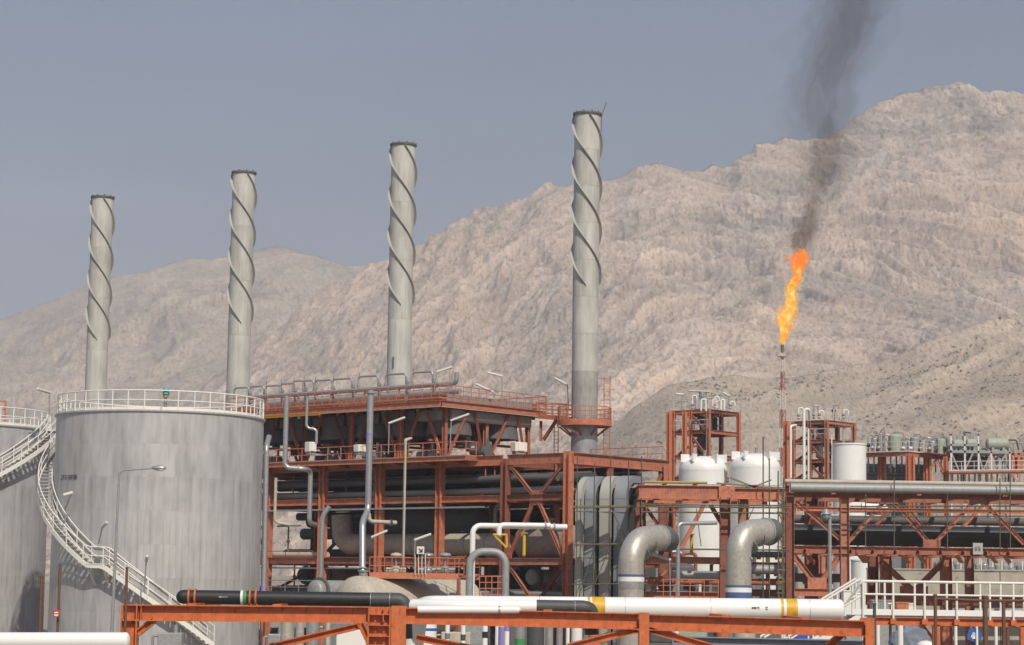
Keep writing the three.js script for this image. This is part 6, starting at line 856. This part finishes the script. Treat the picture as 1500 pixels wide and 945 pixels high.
  [[1.3, 0.006, 150], [0.98, 0.008, 130], [0.68, 0.01, 115], [0.42, 0.012, 95]].forEach(([k, op, dist], i) => part(s, 'plume', cloud(plume, k, i * 0.37 + 1, 0.56), soot('thin soot ' + nth[i], op, dist), { keepUV: true }));
  const puffs = [[[1172, 374, 4], [1168, 364, 14], [1173, 350, 20], [1182, 337, 17], [1187, 318, 12], [1190, 300, 10], [1192, 286, 4]], [[1192, 292, 3], [1199, 276, 13], [1208, 260, 19], [1214, 240, 20], [1216, 215, 17], [1214, 190, 15], [1214, 165, 4]], [[1212, 140, 6], [1226, 95, 24], [1240, 55, 32], [1252, 15, 36], [1262, -25, 34], [1268, -55, 10]]];
  puffs.forEach((q, i) => [[1.15, 0.008], [0.62, 0.012]].forEach(([k, op], j) => part(s, 'puff', cloud(q, k, i * 5 + j * 0.4 + 11, 0.48), soot('dense soot ' + i + j, op, [14, 28, 85][i]), { keepUV: true })));
}

// ------------------------------------------------------------------ concrete wall, walkway and clutter at the lower right
{
  const d = 172, o = thing('concrete_wall', 'sandy concrete wall of plain panels behind the white walkway railing', 'wall', V3(W(1400, 880, d).x, 0, -d)), yt = W(1400, 836, d).y, xs = [1270, 1391, 1465.5, 1545, 1650].map((x) => W(x, 880, d).x);
  for (let i = 0; i < xs.length - 1; i++) part(o, 'panel', rbox(V3((xs[i] + xs[i + 1]) / 2, yt / 2, -d - 0.15 - (i % 2) * 0.02), xs[i + 1] - xs[i] - 0.05, yt, 0.3, 0.03), M.concrete);
  part(o, 'coping', bar(V3(xs[0], yt + 0.06, -d - 0.15), V3(xs[4], yt + 0.06, -d - 0.15), 0.42, 0.12), M.concrete);
  for (let i = 0; i < 16; i++) { const x = 1372 + i * 10, p = W(x, 830, d + 3 + (i % 3)), q = thing('process_vessel', `small vessel head showing over the concrete wall, ${nth[i] ?? 'last'} from the left`, 'vessel', V3(p.x, 0, p.z), 'vessel heads behind the concrete wall'); const h = W(x, 822 + (i * 5 % 7), d + 4).y, r = 0.22 + 0.12 * (i % 3); part(q, 'shell', vessel(V3(p.x, 0.5, p.z), V3(p.x, h - r, p.z), r, r * 0.6, 12), [M.slate, M.greenGrey, M.pipeDull, M.pipe][i % 4]); part(q, 'nozzle', cyl(V3(p.x + 0.3, 1, p.z), V3(p.x + 0.3, h + 0.2, p.z), 0.07, 6), [M.cream, M.dark, M.pipe][i % 3]); }
  pxPipe('grey pipe running along the foot of the concrete wall', [[1390, 885, 170], [1700, 886, 170]], 0.3, M.pipeDull); pxPipe('second grey pipe below it along the concrete wall foot', [[1390, 896, 169.5], [1700, 897, 169.5]], 0.25, M.pipeDull);
}
{
  const d = 64, P = (x, y, e = 0) => W(x, y, d + e), o = thing('walkway', 'white railed steel walkway on an orange beam at the lower right', 'walkway', P(1380, 900)), yd = P(1380, 905).y;
  const fx = [1264, 1308, 1354, 1401, 1449.5, 1484, 1530, 1580], F = fx.map((x) => V3(P(x, 905).x, yd, -d));
  part(o, 'toe_board', bar(V3(P(1248, 897).x, P(1380, 898).y, -d + 0.03), V3(F[7].x, P(1380, 898).y, -d + 0.03), 0.03, 0.17), M.white); part(o, 'floor', bar(V3(P(1248, 897).x, yd + 0.02, -d - 0.55), V3(F[7].x, yd + 0.02, -d - 0.55), 1.05, 0.05), M.pipe); part(o, 'edge_beam', ibeam(V3(P(1280, 910).x, P(1380, 911).y, -d - 0.1), V3(F[7].x, P(1380, 911).y, -d - 0.1), 0.24, 0.2), M.orange);
  const yt = P(1380, 853).y, ym = P(1380, 872).y;
  for (const p of F) { part(o, 'rail_post', cyl(V3(p.x, yd - 0.05, p.z + 0.08), V3(p.x, yt, p.z + 0.08), 0.035, 8), M.cream); part(o, 'post_shoe', box(V3(p.x, yd - 0.12, p.z + 0.06), 0.16, 0.16, 0.1), M.orange); }
  part(o, 'handrail', pipe([V3(P(1237, 873).x, ym - 0.45, -d - 0.4), V3(P(1262, 853).x, yt, -d + 0.08), V3(F[7].x, yt, -d + 0.08)], 0.04, 0.15, 8), M.cream); part(o, 'mid_rail', cyl(V3(F[0].x, ym, -d + 0.08), V3(F[7].x, ym, -d + 0.08), 0.03, 8), M.cream);
  const zb = -d - 1.08, bx = [1249, 1284, 1296, 1340, 1387, 1436, 1466, 1500, 1550].map((x) => P(x, 900, 1.1).x); for (const x of bx) part(o, 'rail_post', cyl(V3(x, yd, zb), V3(x, yt, zb), 0.035, 8), M.cream); part(o, 'handrail', cyl(V3(bx[0], yt, zb), V3(bx[8], yt, zb), 0.04, 8), M.cream); part(o, 'mid_rail', cyl(V3(bx[0], ym, zb), V3(bx[8], ym, zb), 0.03, 8), M.cream);
  part(o, 'leg', [1272, 1372, 1500].map((x) => bar(V3(P(x, 910).x, 0, -d - 0.1), V3(P(x, 910).x, yd - 0.2, -d - 0.1), 0.2, 0.2, V3(1, 0, 0))), M.orange);
  const s = thing('metal_stair', 'white metal stair descending to the left of the walkway', 'stair', P(1200, 940)), A = V3(P(1262, 902).x, yd, -d - 0.5), B = V3(P(1120, 990).x, P(1120, 990).y, -d - 0.5); for (const z of [0.5, -0.5]) { const z3 = V3(0, 0, z); part(s, 'stringer', bar(A.clone().add(z3), B.clone().add(z3), 0.05, 0.24), M.cream); for (const h of [1.1, 0.6]) part(s, h > 1 ? 'handrail' : 'mid_rail', cyl(A.clone().add(z3).add(V3(0, h, 0)), B.clone().add(z3).add(V3(0, h, 0)), h > 1 ? 0.035 : 0.028, 8), M.cream); for (let k = 0; k <= 4; k++) { const p = A.clone().lerp(B, k / 4).add(z3); part(s, 'rail_post', cyl(p, p.clone().add(V3(0, 1.1, 0)), 0.03, 8), M.cream); } } for (let k = 0; k < 11; k++) { const p = A.clone().lerp(B, (k + 0.5) / 11); part(s, 'tread', box(p, 0.26, 0.04, 0.95), M.pipe); }
}
{ // mandatory round blue sign and posts before the wall
  const d = 105, p = W(1427.5, 930, d), o = thing('safety_sign', 'round blue sign with a white hand glove symbol standing before the concrete wall', 'sign', p), r = 10 / FPX * d;
  part(o, 'disc', new THREE.CylinderGeometry(r, r, 0.03, 32).rotateX(Math.PI / 2).translate(p.x, p.y, p.z), M.blueSign); const f = (x, y, w, h) => rbox(V3(p.x + x, p.y + y, p.z + 0.03), w, h, 0.02, 0.008); part(o, 'glove_symbol', [f(-0.03, -0.12, 0.16, 0.16), f(-0.09, 0.01, 0.035, 0.16), f(-0.045, 0.03, 0.035, 0.2), f(0, 0.02, 0.035, 0.18), f(0.045, 0, 0.03, 0.13), f(-0.14, -0.08, 0.05, 0.12)], M.cream); part(o, 'post', cyl(V3(p.x + 0.1, 0, p.z + 0.08), V3(p.x + 0.1, p.y + 0.75, p.z + 0.08), 0.06, 10), M.cream);
  for (const [x, y, dd, r2, m, lab] of [[1281, 870 + 16, 60, 0.045, M.dark, 'dark thin post standing before the left end of the walkway'], [1370, 873, 58, 0.045, M.brown, 'rusty scaffold post before the walkway, left one'], [1443, 876, 58, 0.07, M.brown, 'thick rusty scaffold post before the walkway, beside the blue sign'], [1470, 884, 58, 0.05, M.brown, 'rusty scaffold post before the walkway, near the picture edge'], [1286, 913, 75, 0.07, M.cream, 'white post below the left end of the walkway'], [1319, 915, 78, 0.1, M.cream, 'thicker white post under the walkway'], [1400, 915, 80, 0.06, M.cream, 'thin white post under the walkway before the wall'], [1459, 917, 80, 0.06, M.cream, 'white post under the walkway near the picture edge'], [1476, 920, 84, 0.08, M.brown, 'short brown post under the walkway at the far right']]) pole(lab, x, y, 960, dd, r2, m);
  pxPipe('rusty scaffold tube lying level across the walkway posts', [[1368, 877, 58], [1443, 880, 58], [1500, 880, 58]], 0.035, M.brown);
  const w = W(1335, 945, 90), q = thing('wrapped_bundle', 'bundle of equipment wrapped in clear blue plastic under the walkway', 'bundle', w), g = new THREE.SphereGeometry(1, 36, 24), ps = g.attributes.position; for (let i = 0; i < ps.count; i++) { const k = 1 + 0.16 * noise(ps.getX(i) * 4, ps.getY(i) * 4 + ps.getZ(i) * 3) + 0.08 * noise(ps.getX(i) * 9, ps.getZ(i) * 9 + ps.getY(i) * 5); ps.setXYZ(i, ps.getX(i) * k * 0.85, ps.getY(i) * k * 0.75, ps.getZ(i) * k * 0.7); } g.computeVertexNormals(); part(q, 'wrap', g.translate(w.x, w.y, w.z), M.plastic); part(q, 'pallet', box(V3(w.x, (w.y - 0.6) / 2, w.z), 1.6, w.y - 0.6, 1.2), M.plank);
  const w2 = W(1356, 946, 84), q2 = thing('white_drum', 'small white domed drum beside the wrapped bundle', 'drum', w2); part(q2, 'shell', vessel(V3(w2.x, 0.25, w2.z), w2.clone().add(V3(0, 0, 0)), 0.34, 0.2, 20), M.cream); part(q2, 'lid', cyl(w2.clone().add(V3(0, 0.12, 0)), w2.clone().add(V3(0, 0.24, 0)), 0.1), M.pipe);
  for (const [x, y, ww, h, m, lab] of [[1250, 885, 0.9, 1.0, M.cream, 'white cabinet behind the left end of the walkway'], [1290, 893, 0.8, 0.7, M.pipe, 'pale box on the far side of the walkway, near the stairs'], [1318, 894, 1.0, 0.5, M.cream, 'low pale box seen between the walkway posts'], [1320, 890, 0.5, 0.35, M.redC, 'small red box seen between the walkway posts']]) { const p = W(x, y, m === M.redC ? 95 : 98), c = thing('equipment_box', lab, 'box', p); part(c, 'body', rbox(p, ww * 1.1, h * 1.1, 0.7, 0.04), m); part(c, 'lid', box(p.clone().add(V3(0, h * 0.58, 0)), ww * 1.16, 0.06, 0.76), m); part(c, 'stand', box(V3(p.x, (p.y - h * 0.56) / 2, p.z), ww * 0.8, p.y - h * 0.56, 0.5), M.pipeDull); }
  const t = W(1262, 835, 190), wt = thing('white_tank', 'small white tank glimpsed under the truss, beside the dark column', 'tank', V3(t.x, 0, t.z)); part(wt, 'shell', cyl(V3(t.x, 0, t.z), V3(t.x, W(1262, 821, 190).y, t.z), 0.9, 32), M.white); part(wt, 'rim', cyl(V3(t.x, W(1262, 822, 190).y, t.z), V3(t.x, W(1262, 820, 190).y, t.z), 0.95, 32), M.white);
}
// ------------------------------------------------------------------ under the gantry: upright pipes and machines seen through it
[[421, 905, 0.3, M.steel, 'silver pipe with brass coloured collar, below the black pipe'], [440, 905, 0.22, M.steel, 'silver pipe second below the black pipe'], [428, 905, 0.14, M.pipe, 'grey pipe with violet band below the black pipe', M.purple, 937], [459, 900, 0.34, M.pipe, 'grey upright pipe with pale hose below the black pipe'], [481, 905, 0.11, M.beige, 'thin pale pipe below the black pipe'], [625, 905, 0.5, M.white, 'thick white upright pipe with blue mark right of the wide gantry column', M.blueSign, 922, 0.12], [656, 905, 0.12, M.white, 'thin white pipe with grey band, next to the thick white pipe', M.slate, 932], [679, 905, 0.12, M.white, 'thin white pipe with dark band, third right of the gantry column', M.dark, 934], [711, 905, 0.13, M.white, 'white pipe with black band', M.black, 930], [729, 912, 0.12, M.white, 'white pipe beside the violet banded one'], [736.5, 910, 0.2, M.white, 'white pipe with broad violet bands', M.purple, 932, 0.9], [743, 910, 0.12, M.white, 'thin white pipe with violet tip', M.purple, 920], [762, 912, 0.26, M.pipe, 'grey green pipe with green band', M.green, 940], [793, 912, 0.16, M.white, 'white pipe with violet band right of the dark post', M.purple, 936], [832, 915, 0.1, M.white, 'thin white pipe left of the pale wide pipe'], [845, 915, 0.28, M.cream, 'pale wide pipe under the yellow band'], [785, 910, 0.42, M.dark, 'dark square post under the gantry'], [805, 912, 0.2, M.pipeDull, 'dull grey pipe behind the red valve'], [820, 914, 0.16, M.pipe, 'grey pipe behind the gantry brace'], [1090, 918, 0.55, M.beige, 'pale concrete coloured upright behind the gantry beam'], [1147, 922, 0.13, M.cream, 'white post under the yellow band at the right'], [871, 918, 0.3, M.redC, 'red post left of the right gantry column'], [1059, 920, 0.3, M.orange, 'orange post right of the gantry column'], [991, 917, 0.12, M.cream, 'thin white post right of the gantry column']].forEach(([x, y, r, m, lab, bm, by, bl = 0.3], i) => {
  const d = 104 + (i * 7 % 11), t = W(x, y - 14, d), b = V3(t.x, 0, t.z), o = thing('upright_pipe', lab + ' beneath the gantry'.replace(/ beneath the gantry/, / gantry|black pipe|yellow band/.test(lab) ? '' : ' beneath the gantry'), 'pipe', b); part(o, 'tube', cyl(b, t, r, 18), m); part(o, 'collar', cyl(V3(t.x, 0.4, t.z), V3(t.x, 0.5, t.z), r * 1.4, 18), M.pipeDull); if (bm) { const yb = W(x, by, d).y; part(o, 'band', cyl(V3(t.x, yb - bl / 2, t.z), V3(t.x, yb + bl / 2, t.z), r * 1.03, 18), bm); }
});
{
  const mk = (lab, x, y, d, w, h, m, cat = 'machine') => { const p = W(x, y, d), o = thing('machine', lab, cat, p); part(o, 'body', rbox(p, w, h, w * 0.7, 0.06), m); parts(o, 'pipework', [pipe([p.clone().add(V3(-w * 0.5, h * 0.3, 0.3)), p.clone().add(V3(-w * 0.7, h * 0.3, 0.3)), p.clone().add(V3(-w * 0.7, -h, 0.3))], 0.07, 0.15, 8), cyl(p.clone().add(V3(w * 0.2, h / 2, 0)), p.clone().add(V3(w * 0.2, h / 2 + 0.4, 0)), 0.12, 10)], M.pipe); part(o, 'base', box(V3(p.x, (p.y - h / 2) / 2, p.z), w * 1.1, p.y - h / 2 - 0.01, w * 0.8), M.pipeDark); };
  mk('dark blue machine block between the gantry columns, left', 497, 930, 118, 1.6, 1.3, M.slate); mk('pale cabinet below the inclined gantry brace', 515, 940, 112, 1.5, 1.2, M.cream, 'cabinet'); mk('green tagged machine beside the stiffened gantry column', 549, 932, 115, 1.0, 1.0, M.green); mk('pale wedge machine right of the thick white pipe', 668, 938, 120, 1.6, 0.9, M.beige); mk('grey machine behind the white and violet pipes', 700, 926, 125, 1.4, 1.5, M.pipeDull); mk('blue machine under the metal stair', 1195, 938, 100, 2.0, 1.0, M.blueSign); mk('dark machine with grilles below the right gantry beam', 1120, 930, 122, 2.6, 1.3, M.pipeDark); mk('yellow topped skid below the right gantry beam', 1090, 942, 110, 1.4, 0.35, M.yellowDirty, 'skid'); mk('pale skid behind the right gantry column', 1010, 925, 125, 2.6, 1.3, M.greenGrey, 'skid'); mk('dark machine just right of the gantry column', 968, 925, 120, 1.2, 1.2, M.dark); mk('dark cooler block behind the pipes under the gantry', 770, 930, 130, 1.9, 1.4, M.pipeDark); mk('pale valve skid below the tank stair', 250, 938, 118, 1.3, 0.8, M.pipeDull, 'skid'); mk('dark brown machine at the foot of the black pipe', 405, 940, 116, 0.9, 0.8, M.pipe);
  // equipment that fills the shade under and behind the main structure
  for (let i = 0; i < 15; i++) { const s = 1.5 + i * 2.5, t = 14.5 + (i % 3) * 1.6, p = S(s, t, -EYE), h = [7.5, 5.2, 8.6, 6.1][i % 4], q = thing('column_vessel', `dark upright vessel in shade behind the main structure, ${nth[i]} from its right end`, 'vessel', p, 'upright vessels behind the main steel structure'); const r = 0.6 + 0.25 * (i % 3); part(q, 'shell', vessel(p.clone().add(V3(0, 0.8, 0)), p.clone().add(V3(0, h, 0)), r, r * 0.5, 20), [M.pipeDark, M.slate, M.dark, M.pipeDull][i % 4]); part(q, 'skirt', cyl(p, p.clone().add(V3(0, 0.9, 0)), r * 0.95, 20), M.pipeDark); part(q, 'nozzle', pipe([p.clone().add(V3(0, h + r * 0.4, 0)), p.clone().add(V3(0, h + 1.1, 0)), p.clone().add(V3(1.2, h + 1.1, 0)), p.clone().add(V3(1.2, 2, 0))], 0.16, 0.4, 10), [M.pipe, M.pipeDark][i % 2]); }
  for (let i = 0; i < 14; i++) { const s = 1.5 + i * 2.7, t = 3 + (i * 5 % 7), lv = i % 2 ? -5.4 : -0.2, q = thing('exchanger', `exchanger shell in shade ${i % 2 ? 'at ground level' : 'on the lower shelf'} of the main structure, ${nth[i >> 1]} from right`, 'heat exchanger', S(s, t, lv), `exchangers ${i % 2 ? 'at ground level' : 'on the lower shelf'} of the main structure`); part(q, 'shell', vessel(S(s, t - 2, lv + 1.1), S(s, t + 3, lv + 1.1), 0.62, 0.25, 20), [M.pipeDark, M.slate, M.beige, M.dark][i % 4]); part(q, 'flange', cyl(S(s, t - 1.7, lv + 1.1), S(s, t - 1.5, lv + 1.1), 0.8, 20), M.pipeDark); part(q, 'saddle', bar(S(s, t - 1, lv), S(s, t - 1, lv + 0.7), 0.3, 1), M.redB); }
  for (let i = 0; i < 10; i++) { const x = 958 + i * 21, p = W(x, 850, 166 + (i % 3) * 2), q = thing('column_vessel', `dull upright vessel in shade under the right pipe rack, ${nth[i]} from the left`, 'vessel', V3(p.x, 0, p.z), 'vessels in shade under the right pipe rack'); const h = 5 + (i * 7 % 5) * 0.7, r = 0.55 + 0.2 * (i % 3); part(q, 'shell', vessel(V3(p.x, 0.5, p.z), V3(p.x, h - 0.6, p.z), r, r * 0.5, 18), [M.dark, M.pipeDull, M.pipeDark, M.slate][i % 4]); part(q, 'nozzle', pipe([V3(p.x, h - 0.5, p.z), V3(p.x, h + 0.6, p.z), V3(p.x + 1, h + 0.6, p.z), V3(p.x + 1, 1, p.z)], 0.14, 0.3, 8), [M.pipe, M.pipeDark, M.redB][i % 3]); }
  run('dark pipe bundle low under the right rack, upper one', 940, 889, 1240, 889, 160, 0.35, M.pipeDark); run('dark pipe bundle low under the right rack, lower one', 940, 906, 1240, 906, 161, 0.4, M.pipeDull);
  const rf = W(5, 588, 200), fr = thing('red_portal', 'small red steel portal far behind the rail of the cut off tank', 'steel frame', rf); part(fr, 'post', [[-20, 0], [8, 0]].map(([x]) => bar(V3(W(x, 588, 200).x, 0, -200), W(x, 588, 200), 0.15, 0.15, V3(1, 0, 0))), M.redC); part(fr, 'beam', [bar(W(-20, 588, 200), W(8, 588, 200), 0.15, 0.15), bar(W(-20, 600, 200), W(8, 600, 200), 0.12, 0.12)], M.redC);
}
renderer.render(scene, camera);
